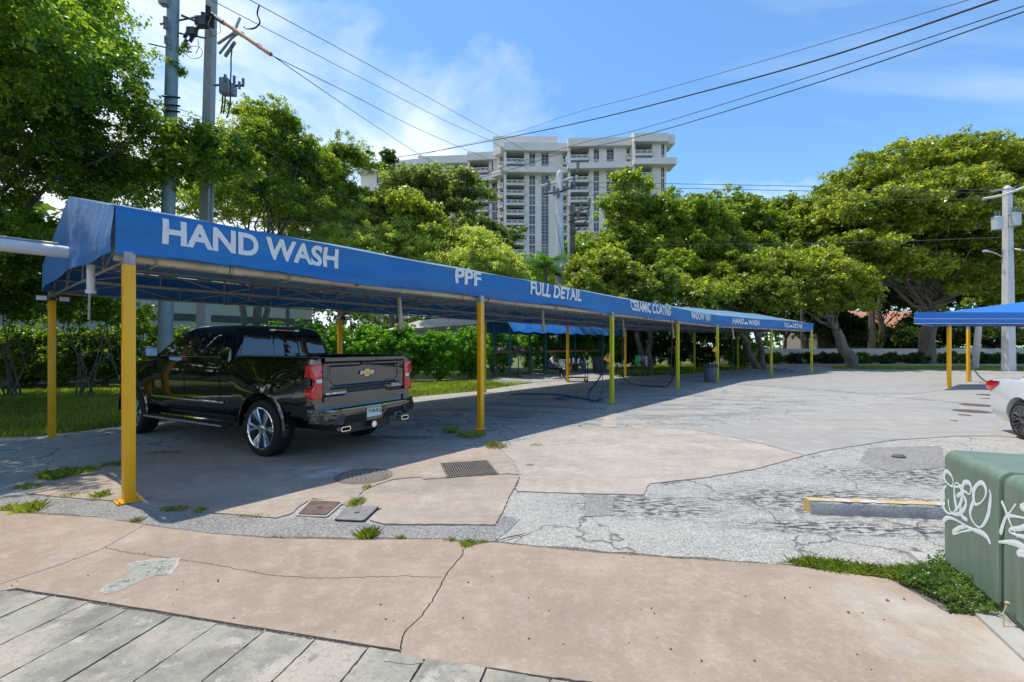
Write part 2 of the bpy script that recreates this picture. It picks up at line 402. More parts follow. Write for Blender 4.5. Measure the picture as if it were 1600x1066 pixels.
slate = mat('grey washed cast concrete', (.345, .322, .262), .85, var=[(2.2, (.21, .20, .17), .42, .60, 10), (1.6, (.43, .37, .30), .49, .60, 10)], bump=(24, .8, .010), spec=.2)
add_layer(slate, 'noise', 4.5, (.46, .42, .36), .56, .64, amount=.85, detail=10)
add_layer(slate, 'noise', 5.5, (.09, .09, .082), .60, .70, amount=.75, detail=10)
add_layer(slate, 'noise', 30, (.17, .16, .135), .52, .68, amount=.5, detail=6)
add_layer(slate, 'noise', 120, (.10, .10, .09), .55, .72, amount=.6, detail=3)
add_layer(slate, 'noise', 150, (.46, .44, .40), .60, .76, amount=.45, detail=3)
joint = mat('dark joint filling of grit', (.12, .10, .08), .95, var=[(60, (.30, .26, .21), .5, .66)], bump=(80, 1, .01))
soil = mat('turf soil', (.08, .11, .03), .95, var=[(2, (.12, .16, .04), .4, .6), (14, (.13, .10, .06), .55, .7)])
mulch = mat('leaf litter', (.06, .042, .028), .95, var=[(20, (.14, .10, .06), .5, .7)], bump=(40, 1, .03))
kerbm = mat('kerb concrete', (.42, .40, .37), .85, var=[(3, (.3, .29, .27), .4, .65)])

def jag(pts, step=.12, amp=.006, closed=True, seed=3):
    rs = random.Random(seed); out = []; n = len(pts)
    for i in range(n if closed else n-1):
        a, b = pts[i], pts[(i+1) % n]; L = (b-a).length; k = max(1, min(60, int(L/step)))
        d = (b-a).normalized() if L > 0 else Vector((1, 0, 0)); nn = Vector((-d.y, d.x, 0))
        for j in range(k): out.append(a.lerp(b, j/k)+(nn*rs.uniform(-amp, amp) if j else Vector()))
    if not closed: out.append(pts[-1])
    return out
def sheet(name, pts, z0, z1, m, parent=None, kind='structure', amp=.006, step=.12, seed=3, world=True):
    pts = [Vector((p.x, p.y, 0)) for p in pts]; pts = jag(pts, step, amp, True, seed)
    mb = MB(); mb.prism([Vector((p.x, p.y, z0)) for p in pts], z1-z0)
    me = bpy.data.meshes.new(name)
    if parent is None: off = Vector((0, 0, 0))
    else: off = OFF[parent.name] or Vector()
    me.from_pydata([(v[0]-off.x, v[1]-off.y, v[2]-off.z) for v in mb.v], [], mb.f); me.update(); me.materials.append(m)
    bm = bmesh.new(); bm.from_mesh(me); bmesh.ops.triangulate(bm, faces=[f for f in bm.faces if len(f.verts) > 4]); bmesh.ops.recalc_face_normals(bm, faces=bm.faces); bm.to_mesh(me); bm.free()
    o = link(name, me, parent, off)
    if kind and parent is None: o['kind'] = kind
    return o
def gp(*l): return [g(a, b) for a, b in l]

mb = MB(); mb.add([(-700, -60, -.05), (900, -60, -.05), (900, 900, -.05), (-700, 900, -.05)], [(0, 1, 2, 3)])
o = link('ground', mb.mesh('ground', soil), None, Vector()); o['kind'] = 'structure'
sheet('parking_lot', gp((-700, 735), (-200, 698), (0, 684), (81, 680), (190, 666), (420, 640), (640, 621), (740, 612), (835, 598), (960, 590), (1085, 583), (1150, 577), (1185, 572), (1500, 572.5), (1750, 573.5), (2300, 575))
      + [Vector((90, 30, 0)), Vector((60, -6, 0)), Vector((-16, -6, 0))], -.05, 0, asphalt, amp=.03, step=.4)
base_sw = sheet('gutter', gp((-500, 778), (0, 798), (150, 808), (226, 820), (330, 834), (420, 841), (690, 843), (770, 847), (930, 861), (1230, 883), (1400, 906))+[Vector((3.1, 3.3, 0)), Vector((3.6, 2.7, 0)), Vector((4.5, -1, 0)), Vector((-9, -1, 0))], -.02, .0075, joint, amp=.02)
sheet('asphalt_strip', gp((-300, 755), (0, 775), (70, 778), (120, 782), (190, 788), (250, 799), (330, 804), (430, 813), (470, 808), (560, 816), (600, 822), (775, 823), (787, 806), (812, 812), (770, 849), (690, 847), (420, 845), (330, 838), (150, 812), (0, 800), (-300, 790)), 0, .005, asphalt_dark, amp=.012)

# lot slabs
lot = empty('concrete_paving', (0, 0, 0), kind='structure')
PA = gp((40, 772), (110, 745), (160, 733), (210, 712), (372, 680), (480, 682), (644, 694), (700, 699), (779, 703), (800, 724), (811, 743), (795, 741), (740, 744.5), (662, 750), (656, 746.5), (615, 750), (590, 758), (566, 768), (553, 795), (520, 786), (490, 780), (468, 792), (455, 804), (430, 811), (330, 802), (250, 797), (190, 785), (120, 780))
PB = gp((569, 769), (591, 760), (615, 752), (656, 748.5), (663, 752), (740, 746.5), (794, 743), (812, 745.5), (800, 770), (786, 800), (774, 822), (600, 821), (578, 815), (597, 797), (556, 795))
PC = gp((783, 703), (870, 672.5), (936, 669), (1080, 672), (1180, 692), (1256, 713), (1180, 734), (1100, 747.5), (1015, 757), (1005, 774.5), (900, 772), (808, 769), (815, 745), (803, 724))
PD = gp((1082, 672), (1200, 657), (1300, 644), (1400, 624), (1480, 611), (1600, 605), (1900, 612), (2500, 660), (1750, 700), (1560, 682), (1500, 682), (1400, 688), (1300, 703), (1258, 712.5), (1182, 691.5))
PE = gp((1157, 600.5), (1350, 615), (1420, 617), (1480, 610), (1600, 603.5), (1900, 610), (2000, 590), (1750, 578), (1270, 578), (1190, 586))
PF = gp((939, 668), (948, 640), (960, 620), (966, 620), (963, 668))
sheet('slab', PA, 0, .012, pink_lot, lot, seed=4, amp=.009, step=.05); sheet('slab', PB, 0, .016, pink_lot, lot, seed=5, amp=.007, step=.05); sheet('slab', PC, 0, .012, pale_lot, lot, seed=6, amp=.009, step=.06)
sheet('slab', PD, 0, .011, greyc, lot, seed=7, amp=.01); sheet('slab', PE, 0, .009, greyc, lot, seed=8, amp=.02); sheet('slab', PF, 0, .007, pale_lot, lot, seed=9)
# small repair squares in the asphalt
sheet('asphalt_patch', gp((915, 776), (960, 777), (958, 806), (912, 808)), 0, .006, asphalt_dark, amp=.02)
sheet('asphalt_patch', gp((1355, 700), (1470, 697), (1478, 730), (1395, 738), (1345, 722)), 0, .004, asphalt_dark, amp=.02)

# sidewalk slabs split by open cracks
def crack(pts, seed, amp=.010): return jag([g(a, b) for a, b in pts], .03, amp*.75, False, seed)
def shift(c, s):
    out = []
    for i, p in enumerate(c):
        d = (c[min(i+1, len(c)-1)]-c[max(i-1, 0)]).normalized(); out.append(p+Vector((-d.y, d.x, 0))*s)
    return out
J1 = crack([(226, 824), (160, 862), (85, 890), (0, 918), (-80, 942)], 1, .004)
J2 = crack([(728, 855), (722, 872), (703, 895), (690, 915), (676, 945), (655, 972), (635, 990), (627, 1012), (629, 1031)], 2, .009)
K = crack([(163, 860), (200, 868), (290, 880), (350, 890), (430, 905), (500, 909), (560, 907), (640, 905), (694, 908)], 3, .010)
iJ1 = min(range(len(J1)), key=lambda i: (J1[i]-K[0]).length); iJ2 = min(range(len(J2)), key=lambda i: (J2[i]-K[-1]).length)
K[0] = J1[iJ1]; K[-1] = J2[iJ2]
top1 = gp((-400, 780), (-80, 795), (0, 802), (75, 808), (150, 812), (222, 823)); top2 = gp((230, 825), (330, 838), (420, 845), (560, 848), (640, 847), (690, 847), (724, 853))
top3 = gp((734, 856), (770, 852), (850, 860), (930, 868), (1100, 880), (1230, 888), (1390, 910), (1425, 930), (1485, 966))+[Vector((3.02, 2.9, 0)), Vector((2.72, 2.1, 0)), Vector((2.3, 1.0, 0))]
Bp = lambda k: Vector((-.126+.311*k, 2.275-.072*k, 0)); up_ = Vector((.004, .018, 0))
gap = .0045
sw = empty('sidewalk', (0, 0, 0), kind='structure')
s = shift(J1, gap); s2 = shift(J1, -gap)
sheet('slab', top1+s2+[Bp(-12)+up_, Bp(-16)+up_, Vector((-9, 4.4, 0))], 0, .021, pink, sw, amp=.005, step=.05, seed=11)
sheet('slab', top2+shift(J2, -gap)[:iJ2+1][0:]+shift(K, .0025)[::-1][1:-1]+shift(J1, gap)[:iJ1+1][::-1], 0, .022, pink, sw, amp=.004, step=.05, seed=12)
sheet('slab', shift(K, -.0025)+shift(J2, -gap)[iJ2+1:]+[Bp(k)+up_ for k in (2, 1, 0, -1, -2, -3, -4, -5, -6, -7, -8, -9, -10)]+shift(J1, gap)[iJ1+1:][::-1], 0, .021, pink, sw, amp=.004, seed=13)
sheet('slab', top3+[Bp(k)+up_ for k in (12, 10, 8, 6, 5, 4, 3, 2.5)]+shift(J2, gap)[::-1], 0, .022, pink, sw, amp=.006, step=.05, seed=14)
# spalled repair with a pale rim
z = lambda l: [g(a/2.626, 660+b/2.626) for a, b in l]
rp = z([(412, 706), (440, 680), (515, 650), (540, 630), (520, 600), (560, 585), (640, 575), (735, 572), (722, 602), (692, 640), (640, 642), (590, 657), (520, 692), (440, 716)])
rim = mat('cement rim', (.44, .405, .35), .9, var=[(20, (.34, .28, .22), .45, .65), (60, (.25, .22, .18), .55, .7)])
cc = sum(rp, Vector())/len(rp)
sheet('patch_rim', [cc+(p-cc)*1.05 for p in rp], .02, .0235, rim, sw, amp=.006, step=.03, seed=21)
sheet('patch', [cc+(p-cc)*.93 for p in rp], .02, .0245, mat('mossy cement repair', (.29, .285, .235), .95, var=[(30, (.38, .37, .31), .45, .6), (26, (.12, .12, .09), .56, .62)], bump=(60, 1, .01)), sw, amp=.005, step=.03, seed=22)
sheet('patch', gp((598, 1035), (625, 1031), (660, 1036), (662, 1043), (640, 1046), (600, 1041)), .0, .025, slate, sw, amp=.004, step=.03, seed=23)
# cast plank-like paving units in the corner
pl = empty('plank_paving', (0, 0, 0), kind='structure')
dirp = Vector((-.225, -.974, 0)); ex = Vector((.311, -.072, 0)); rs_ = random.Random(5)
for k in range(-15, 6):
    a = Bp(k); ga, gb = rs_.uniform(.003, .008), rs_.uniform(.003, .008); q = rs_.uniform(-.012, .004); L = rs_.uniform(1.75, 1.9)
    e1, e2 = a+ex*(ga/.31), a+ex*(1-gb/.31)
    pts = [e1-dirp*q, e2-dirp*(q+rs_.uniform(-.004, .004)), e2+dirp*L, e1+dirp*L]
    zt = .019+rs_.uniform(-.003, .003)
    p = sheet('plank', [pts[0], pts[1], pts[2], pts[3]], 0, zt, slate, pl, amp=.0028, step=.03, seed=50+k)

# kerb, far pavement and beds
cpts = gp((1180, 572), (1300, 571.5), (1500, 571.5), (1760, 572.5), (2400, 574))
mb = MB()
for i in range(len(cpts)-1):
    a, b = cpts[i], cpts[i+1]; d = (b-a).normalized(); n_ = Vector((-d.y, d.x, 0))
    mb.prism([a, b, b+n_*.2, a+n_*.2], .14)
o = link('kerb', mb.mesh('kerb', kerbm), None, Vector()); o['kind'] = 'structure'
sheet('planting_bed', [p+Vector((0, .2, 0)) for p in cpts]+[Vector((120, 75, 0)), Vector((18, 75, 0))], -.05, .05, mulch, amp=.05, step=2)
sheet('side_road', gp((-900, 640), (-200, 592), (60, 582), (150, 578), (150, 590), (60, 598), (-200, 620)), -.05, .0, greyc, amp=.02, step=1)
sheet('shelter_floor', gp((757, 592), (810, 587), (900, 580), (960, 578), (985, 584), (958, 590), (835, 597.5), (790, 600)), -.05, .005, greyc, amp=.02)
sheet('post_footing', [g(740, 679)+Vector((.34*math.cos(t), .24*math.sin(t), 0)) for t in np.linspace(0, 6.0, 16)], 0, .014, greyc, amp=.02, step=.1)
sheet('post_footing', [g(1048, 609)+Vector((.9*math.cos(t), .7*math.sin(t), 0)) for t in np.linspace(0, 6.0, 12)], 0, .014, greyc, amp=.03, step=.2)
sheet('post_footing', [g(120, 681)+Vector((.5*math.cos(t), .3*math.sin(t), 0)) for t in np.linspace(0, 6.0, 12)], 0, .014, greyc, amp=.03, step=.2)

# ------------------------------------------------------------ blue canopy with yellow posts
blue = mat('blue canvas', (.014, .17, .47), .5, spec=.5, var=[(1.3, (.011, .135, .40), .35, .7), (.5, (.020, .20, .54), .5, .8, 6, (.3, .3, 3))], bump=(2.6, .6, .05), sheen=.05)
add_layer(blue, 'noise', 1.1, (.10, .22, .46), .55, .8, amount=.25, detail=9)
add_layer(blue, 'noise', 1.6, (.008, .09, .30), .5, .7, stretch=(.5, .5, 7), amount=.4, detail=7)
blue_roof = mat('blue canvas roof', (.085, .27, .52), .38, spec=.6, var=[(.8, (.13, .33, .56), .4, .7)], bump=(1.4, .4, .05), sheen=.6)  # same canvas made lighter: haze of reflected light is put into the colour
white_p = mat('white lettering film', (.80, .80, .80), .5, var=[(7, (.70, .71, .72), .5, .75)])
def postmat(nm, a, b):
    return mat(nm, a, .42, var=[(1.6, b, .45, .75), (9, (.45, .25, .03), .66, .8), (3.5, (.16, .07, .03), .72, .76)], coat=.15)
yellow = postmat('yellow post paint', (.95, .47, .003), (.90, .40, .004))
yellow2 = postmat('lemon yellow post paint', (.62, .58, .012), (.55, .50, .01))
galv = mat('galvanised steel', (.42, .42, .41), .5, metal=.35, var=[(8, (.3, .3, .29), .45, .7)])
tubem = mat('weathered frame tube', (.36, .34, .30), .55, metal=.2, var=[(6, (.20, .17, .14), .5, .68)])
pvc = mat('stained cream pipe', (.60, .53, .42), .5, var=[(3, (.46, .38, .28), .45, .7), (12, (.10, .08, .06), .67, .76)])
whitem = mat('white painted metal', (.74, .75, .77), .4, var=[(5, (.6, .61, .63), .5, .75)])
blackr = mat('black rubber', (.018, .018, .02), .55)
DIR1 = Vector((.63, .777, 0)).normalized(); N1 = Vector((-DIR1.y, DIR1.x, 0))
Q0 = Vector((-3.97, 4.62, 0)); QB = Vector((9.44, 21.15, 0)); DIR1 = (QB-Q0).normalized(); N1 = Vector((-DIR1.y, DIR1.x, 0))
DIR2 = Vector((.79, .613, 0)).normalized(); N2 = Vector((-DIR2.y, DIR2.x, 0)); L1 = (QB-Q0).length; L2 = 11.25; WID = 5.3
def cpos(t):                                        # front eave line
    return Q0+DIR1*t if t <= L1 else QB+DIR2*(t-L1)
def cn(t):
    k = max(0, min(1, (t-L1+.8)/1.6)); return (N1*(1-k)+N2*k).normalized()
ZT, ZB, ZR = 3.0, 2.54, 3.64
can = empty('wash_canopy', tuple(Q0), label='long blue canvas canopy on yellow posts with white wash and detail lettering', cat='canopy')
ts = list(np.arange(0, L1, .16))+[L1]+list(np.arange(L1+.16, L1+L2, .16))+[L1+L2]
rs = random.Random(3)
zbm = [ZB+.02*math.sin(t*1.7)+rs.uniform(-.008, .008)-.012*math.sin(t*.6) for t in ts]; ztm = [ZT+.012*math.sin(t*.9+1) for t in ts]
def wave(t, f): return .024*math.sin(f*math.pi)*math.sin(t*2.3)+.010*math.sin(f*7+t*.8)+.024*f*f*math.sin(t*1.1)+.008*math.sin(f*5+t*5.1)*f+.006*math.sin(t*9.3-f*6)
def fascia(side):
    mb = MB(); rows = []
    for i, t in enumerate(ts):
        p = cpos(t)+(cn(t)*WID if side else Vector()); o_ = cn(t)*(-1 if not side else 1); row = []
        for k in range(10):
            f = k/9; b = wave(t, f)
            q = p+o_*b; row.append((q.x, q.y, ztm[i]*(1-f)+zbm[i]*f))
        rows.append(row)
    mb.ring(rows, close=False, caps=False); return mb
fm = fascia(0); fm.build('front_valance', blue, can, smooth=True)
fascia(1).build('rear_valance', blue, can, smooth=True)
rows = []
for i, t in enumerate(ts):                          # roof: front eave, ridge, rear eave; far end hipped
    p, n_ = cpos(t), cn(t); e = max(0, (t-(L1+L2-1.3))/1.3); zr = ZR-(ZR-ztm[i])*e+.012*math.sin(t*1.9)
    row = []
    for k in range(9):
        f = k/8; h = 1-abs(f-.5)*2; sg = -.03*math.sin(h*math.pi)*(.6+.4*math.cos(t*2.37))
        q = p+n_*WID*f; row.append((q.x, q.y, ztm[i]+(zr-ztm[i])*h+sg+.002))
    rows.append(row)
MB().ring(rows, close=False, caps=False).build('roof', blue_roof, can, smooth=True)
# near gable: hanging canvas with folds
mb = MB(); rows = []
for k in range(25):
    f = k/24; h = 1-abs(f-.5)*2; zt = ZT+(ZR-ZT)*h; row = []
    zb = ZB+.09*math.sin(f*math.pi)**2+.0*f
    for j in range(9):
        v = j/8; b = .03*math.sin(f*17)*v+.05*math.sin(v*3+f*5)*v*(1-abs(f-.3))
        q = Q0+N1*WID*f-DIR1*(.01+b*.7+.02*v); row.append((q.x, q.y, zt*(1-v)+zb*v))
    rows.append(row)
mb.ring(rows, close=False, caps=False).build('gable', blue, can, smooth=True)
mb = MB(); e = L1+L2; rows = []
for k in range(9):
    q = cpos(e)+N2*WID*k/8+DIR2*.01; rows.append([(q.x, q.y, ZT), (q.x, q.y, ZB)])
mb.ring(rows, close=False, caps=False).build('end_valance', blue, can)
# lettering
def text_mesh(body, size=1.0, offset=.0, sx=1.0, shear=0.0, extr=.0, space=1.0):
    c = bpy.data.curves.new('lettering', 'FONT'); c.body = body; c.size = size; c.offset = offset; c.extrude = extr; c.space_character = space
    c.align_x = 'LEFT'; c.resolution_u = 4; c.shear = shear; c.fill_mode = 'FRONT' if not extr else 'BOTH'
    o = bpy.data.objects.new('t', c); COL.objects.link(o); dg = bpy.context.evaluated_depsgraph_get(); dg.update()
    me = bpy.data.meshes.new_from_object(o.evaluated_get(dg)); bpy.data.objects.remove(o); return me
def letter_on(body, t0, t1, zc, h, name='lettering', bold=.034):
    me = text_mesh(body, 1.0, bold); v = np.array([list(x.co) for x in me.vertices]); x0, x1 = v[:, 0].min(), v[:, 0].max()
    caps = [x for x in v[:, 1]]; y0, y1 = np.percentile(caps, 4), max(caps); y0 = min(caps)
    bm = bmesh.new(); bm.from_mesh(me)
    bmesh.ops.subdivide_edges(bm, edges=[e_ for e_ in bm.edges if e_.calc_length() > .25], cuts=3)
    for w in bm.verts:
        t = t0+(w.co.x-x0)/(x1-x0)*(t1-t0); zz_ = zc+((w.co.y-y0)/(y1-y0)-.5)*h
        i = min(range(len(ts)), key=lambda i_: abs(ts[i_]-t)); f = (ztm[i]-zz_)/(ztm[i]-zbm[i])
        b = wave(t, f)
        q = cpos(t)-cn(t)*(b+.006+.0012*t)-Q0; w.co = (q.x, q.y, zz_)
    bm.to_mesh(me); bm.free(); me.materials.clear(); me.materials.append(white_p); return link(name, me, can, None)
letter_on('HAND WASH', .38, 2.42, 2.825, .275); letter_on('PPF', 4.70, 5.37, 2.87, .275); letter_on('FULL DETAIL', 6.92, 9.05, 2.87, .30)
letter_on('CERAMIC COATING', 11.9, 15.3, 2.84, .33, bold=.036); letter_on('WINDOW TINT', 17.4, 20.0, 2.83, .31, bold=.04)
letter_on('HAND', L1+1.25, L1+2.45, 2.80, .27); letter_on('WASH', L1+2.85, L1+4.0, 2.78, .27); letter_on('FULL', L1+6.95, L1+7.75, 2.77, .25); letter_on('DETAIL', L1+8.15, L1+9.45, 2.76, .25)
for t in (L1+2.62, L1+7.93):                        # little car outline between the words
    mb = MB(); P = [(-.2, -.05), (.2, -.05), (.2, .02), (.1, .03), (.03, .09), (-.08, .09), (-.14, .02), (-.2, 0)]
    mb.prism([cpos(t+a)-cn(t)*.03+Vector((0, 0, 2.72+b)) for a, b in P], -N2*.004); mb.build('car_mark', white_p, can)
# white edge rope along the valance bottom
mb = MB(); mb.tube([cpos(t)+Vector((0, 0, zbm[i]-.005))-cn(t)*.004 for i, t in enumerate(ts)], .008, 5); mb.build('hem', blue, can)

# posts
fr_t = [.13, 5.42, 10.72, 16.05, L1-.05, L1+5.75, L1+L2-.15]
FRONT = [g(201, 785), g(751, 672), g(956, 630), g(1059, 608), g(1121, 597.5), g(1205, 587), g(1268, 583)]
BACK = [at(81, 600, 8.04), at(531, 600, 12.1), at(757, 600, 16.0), at(887, 600, 20.3), at(977, 600, 24.3), at(1085, 600, 29), at(1153, 600, 32.2)]
def post(P, ax, ztop, ym, w=.1, cap=.13, plate=True):
    P = Vector((P.x, P.y, 0)); X, Y = ax; Z = Vector((0, 0, 1))
    mb = MB(); mb.box(P+Z*((ztop-cap)/2), (w, w, ztop-cap), (X, Y, Z)); p = mb.build('post', ym, can, bevel=.006)
    mb = MB(); mb.box(P+Z*(ztop-cap/2), (w*.92, w*.92, cap), (X, Y, Z)); mb.build('post_top', galv, p)
    if plate:
        mb = MB(); mb.box(P+Z*.018, (w*2.1, w*1.6, .012), (X, Y, Z)); mb.build('base_plate', ym, p)
        for i in (-1, 1):
            for j in (-1, 1):
                q = MB(); q.tube([P+X*i*w*.85+Y*j*w*.6+Z*.022, P+X*i*w*.85+Y*j*w*.6+Z*.045], .011, 6); q.build('bolt', ym, p)
    return p
for i, P in enumerate(FRONT):
    ax = (DIR1, N1) if i < 5 else (DIR2, N2)
    post(P, ax, 2.56, yellow if i < 2 else yellow2, plate=i < 3)
for i, P in enumerate(BACK): post(P, (DIR1, N1), 2.56, yellow if i in (0, 1, 3, 4) else yellow2, plate=False)

# steel frame under the canvas
def bar(a, b, r=.014, n=5): return MB().tube([a, b], r, n)
ZC1, ZC2 = 2.72, 2.50
def truss(off, t0, t1, near):
    up, lo = lambda t: cpos(t)+cn(t)*off+Vector((0, 0, ZC1)), lambda t: cpos(t)+cn(t)*off+Vector((0, 0, ZC2))
    mb = MB(); mb.tube([up(t0), up(t1)], .018, 6); tr = mb.build('truss_chord', tubem, can)
    mb = MB(); mb.tube([lo(t0), lo(t1)], .018, 6); mb.build('truss_chord', tubem, can)
    n = max(2, round((t1-t0)/.88)); n += n % 2; agg = MB()
    for k in range(n):
        a, b = t0+(t1-t0)*k/n, t0+(t1-t0)*(k+1)/n
        d = (lo(a), up(b)) if k % 2 == 0 else (up(a), lo(b))
        if near: bar(*d, .010).build('brace', tubem, tr); bar(up(b), lo(b), .009).build('strut', tubem, tr)
        else: agg.tube(d, .010, 4); agg.tube((up(b), lo(b)), .009, 4)
    if not near: stuff(agg.build('braces', tubem, tr))
for off in (.32, 2.65, 4.98):
    for i in range(6): truss(off, fr_t[i], fr_t[i+1], i < 2)
def cross(t, near):
    p, n_ = cpos(t), cn(t); Z = Vector((0, 0, 1)); a = p+n_*.06+Z*(ZT-.03); r_ = p+n_*2.65+Z*(ZR-.04); b = p+n_*5.24+Z*(ZT-.03); lo1, lo2 = p+n_*.06+Z*ZC2, p+n_*5.24+Z*ZC2
    mb = MB(); mb.tube([a, r_, b], .016, 5); rf = mb.build('rafter', tubem, can)
    mb = MB(); mb.tube([lo1, lo2], .016, 5); mb.tube([lo1, a], .016, 5); mb.tube([lo2, b], .016, 5)
    m_ = (lo1+lo2)/2; mb.tube([m_, r_], .011, 5)
    for s_ in (.25, .75):
        q = lo1.lerp(lo2, s_); top = a.lerp(r_, s_*2) if s_ < .5 else r_.lerp(b, (s_-.5)*2); mb.tube([q, top], .009, 4); mb.tube([q, r_], .009, 4)
        mb.tube([q, a if s_ < .5 else b], .009, 4)
    mb.build('tie_frame', tubem, rf)
for t in np.arange(.13, L1+L2, 2.65): cross(float(t), t < 11)
for off, zc in ((.03, ZT-.03), (5.27, ZT-.03), (2.65, ZR-.05)):
    for i in range(6):
        bar(cpos(fr_t[i])+cn(fr_t[i])*off+Vector((0, 0, zc)), cpos(fr_t[i+1])+cn(fr_t[i+1])*off+Vector((0, 0, zc)), .018, 6).build('purlin', tubem, can)
# short pegs along the rear lower chord
mb = MB()
for t in np.arange(.4, L1+L2-.3, .27): mb.tube([cpos(t)+cn(t)*4.98+Vector((0, 0, ZC2+.01)), cpos(t)+cn(t)*4.98+Vector((0, 0, ZC2+.07))], .006, 4)
stuff(mb.build('lacing_pegs', tubem, can))
# white rain gutter pipe under the front edge
pz = lambda t, o_=.17, z_=2.53: cpos(t)+cn(t)*o_+Vector((0, 0, z_))
for i in range(6):
    MB().tube([pz(fr_t[i] if i else .02), pz(fr_t[i+1])], .052, 12).build('gutter_pipe', pvc, can, smooth=True)
teal = mat('teal strap', (.03, .25, .24), .5)
for t, r_, m_ in ((.95, .062, pvc), (1.12, .064, pvc), (1.04, .058, teal), (2.05, .062, pvc), (3.6, .062, pvc), (6.6, .062, pvc)):
    MB().tube([pz(t), pz(t+(.05 if m_ is teal else .12))], r_, 12).build('pipe_coupling', m_, can, smooth=True)
for i, t in enumerate((.32, 1.75, 4.95, 5.65, 10.3, 15.6)):
    MB().tube([pz(t, .02, 2.62), pz(t+.05, .12, 2.47), pz(t+.02, .25, 2.45), pz(t, .34, 2.52)], .012, 5).build('pipe_bracket', tubem, can)
q = at(142, 419, 5.9)
MB().tube([at(142, 414, 5.9), at(142, 455, 5.9)], .042, 12).build('downpipe', whitem, can, smooth=True)
MB().tube([at(142, 453, 5.9), at(142, 459, 5.9)], .055, 12).build('pipe_coupling', whitem, can, smooth=True)
MB().tube([at(140, 459, 5.9), at(139, 500, 5.9)], .014, 8).build('cable_conduit', galv, can)
# back corner camera bracket
P = BACK[0]; MB().tube([Vector((P.x, P.y, 2.5))+DIR1*.05, Vector((P.x, P.y, 2.62))+DIR1*.5], .022, 6).build('corner_brace', tubem, can)

# pipe that leads on from the gable
ps = empty('white_roof_pipe', tuple(Q0+N1*2.55+Vector((0, 0, 2.85))), label='long white pipe running into the blue canopy gable', cat='pipe')
e0 = Q0+N1*2.62+Vector((0, 0, 2.87)); MB().tube([e0-DIR1*7, e0+DIR1*.02], .082, 16).build('pipe', whitem, ps, smooth=True)
MB().tube([e0-DIR1*7+Vector((0, 0, .10)), e0-DIR1*.12+Vector((0, 0, .10))], .017, 8).build('conduit', galv, ps)
# lights and cameras at the back posts
def floodlight(P, zc, label, two=False):
    r_ = empty('floodlight', (P.x, P.y, zc), label=label, cat='light', group='floodlights on the canopy posts')
    MB().box(P_(P, zc)-DIR1*.0-N1*.10, (.05, .10, .05), (DIR1, N1, Vector((0, 0, 1)))).build('bracket', blackr, r_)
    for s_ in ((-1, 1) if two else (1,)):
        ax = Vector((DIR1.x, DIR1.y, -.35)).normalized(); c = P_(P, zc)+DIR1*.14*s_-N1*.12
        MB().box(c, (.16, .06, .10), (DIR1, N1, Vector((0, 0, 1)))).build('housing', blackr, r_)
        MB().box(c-N1*.034+Vector((0, 0, -.0)), (.13, .008, .075), (DIR1, N1, Vector((0, 0, 1)))).build('lens', whitem, r_)
def P_(P, z_): return Vector((P.x, P.y, z_))
floodlight(BACK[1], 2.33, 'twin floodlight with pale lenses on the yellow post behind the pickup', True)
floodlight(BACK[0], 2.42, 'camera and light cluster at the top of the leftmost yellow post', True)

# second canopy at the right
c2 = empty('side_canopy', (15.6, 18, 0), label='bright blue canvas canopy at the right edge above the white car', cat='canopy')
blue2 = mat('bright blue canvas', (.006, .17, .62), .45, var=[(1.1, (.006, .15, .55), .4, .7)], bump=(2, .3, .04), sheen=.2)
A = Vector((14.95, 17.15, 0)); U = Vector((.9995, .02, 0)); Vv = Vector((.77, .64, 0)); LL, WW = 18, 3.9
E = lambda u, v, z_: A+U*u+Vv*v+Vector((0, 0, z_))
rz = 3.52; ns = 24; rows = []
for i in range(ns+1):
    u = LL*i/ns; h_ = min(1, u/5.2); rows.append([tuple(E(u, WW*k/8, 2.86+(rz-2.86)*h_*(1-abs(k/8-.5)*2)**.9-.02*math.sin(k*.78))) for k in range(9)])
MB().ring(rows, close=False, caps=False).build('roof', blue2, c2, smooth=True)
for (a, b) in (((0, 0), (LL, 0)), ((0, WW), (LL, WW)), ((0, 0), (0, WW)), ((LL, 0), (LL, WW))):
    rows = []
    for i in range(25):
        u = a[0]+(b[0]-a[0])*i/24; v = a[1]+(b[1]-a[1])*i/24; o_ = .012*math.sin(i*1.3)
        rows.append([tuple(E(u+o_, v-o_, z_)) for z_ in (2.86, 2.72, 2.58, 2.44)])
    MB().ring(rows, close=False, caps=False).build('valance', blue2, c2, smooth=True)
for z_, r_ in ((2.62, .009), (2.44, .010)):
    MB().tube([E(0, WW, z_), E(-.01, -.01, z_), E(LL, -.01, z_)], r_, 6).build('piping', white_p, c2)
for P, ym in ((g(1483, 607), yellow), (g(1513, 597), yellow), (E(8, .2, 0), yellow), (E(9, 3.7, 0), yellow), (E(17, .2, 0), yellow)):
    mb = MB(); mb.box(Vector((P.x, P.y, 1.17)), (.1, .1, 2.34)); q = mb.build('post', ym, c2, bevel=.006); mb = MB(); mb.box(Vector((P.x, P.y, 2.42)), (.09, .09, .16)); mb.build('post_top', galv, q)
mb = MB()
for z_ in (2.5,):
    for v in (.2, WW-.2): mb.tube([E(.1, v, z_), E(LL-.1, v, z_)], .018, 5)
mb.build('frame_tube', tubem, c2)

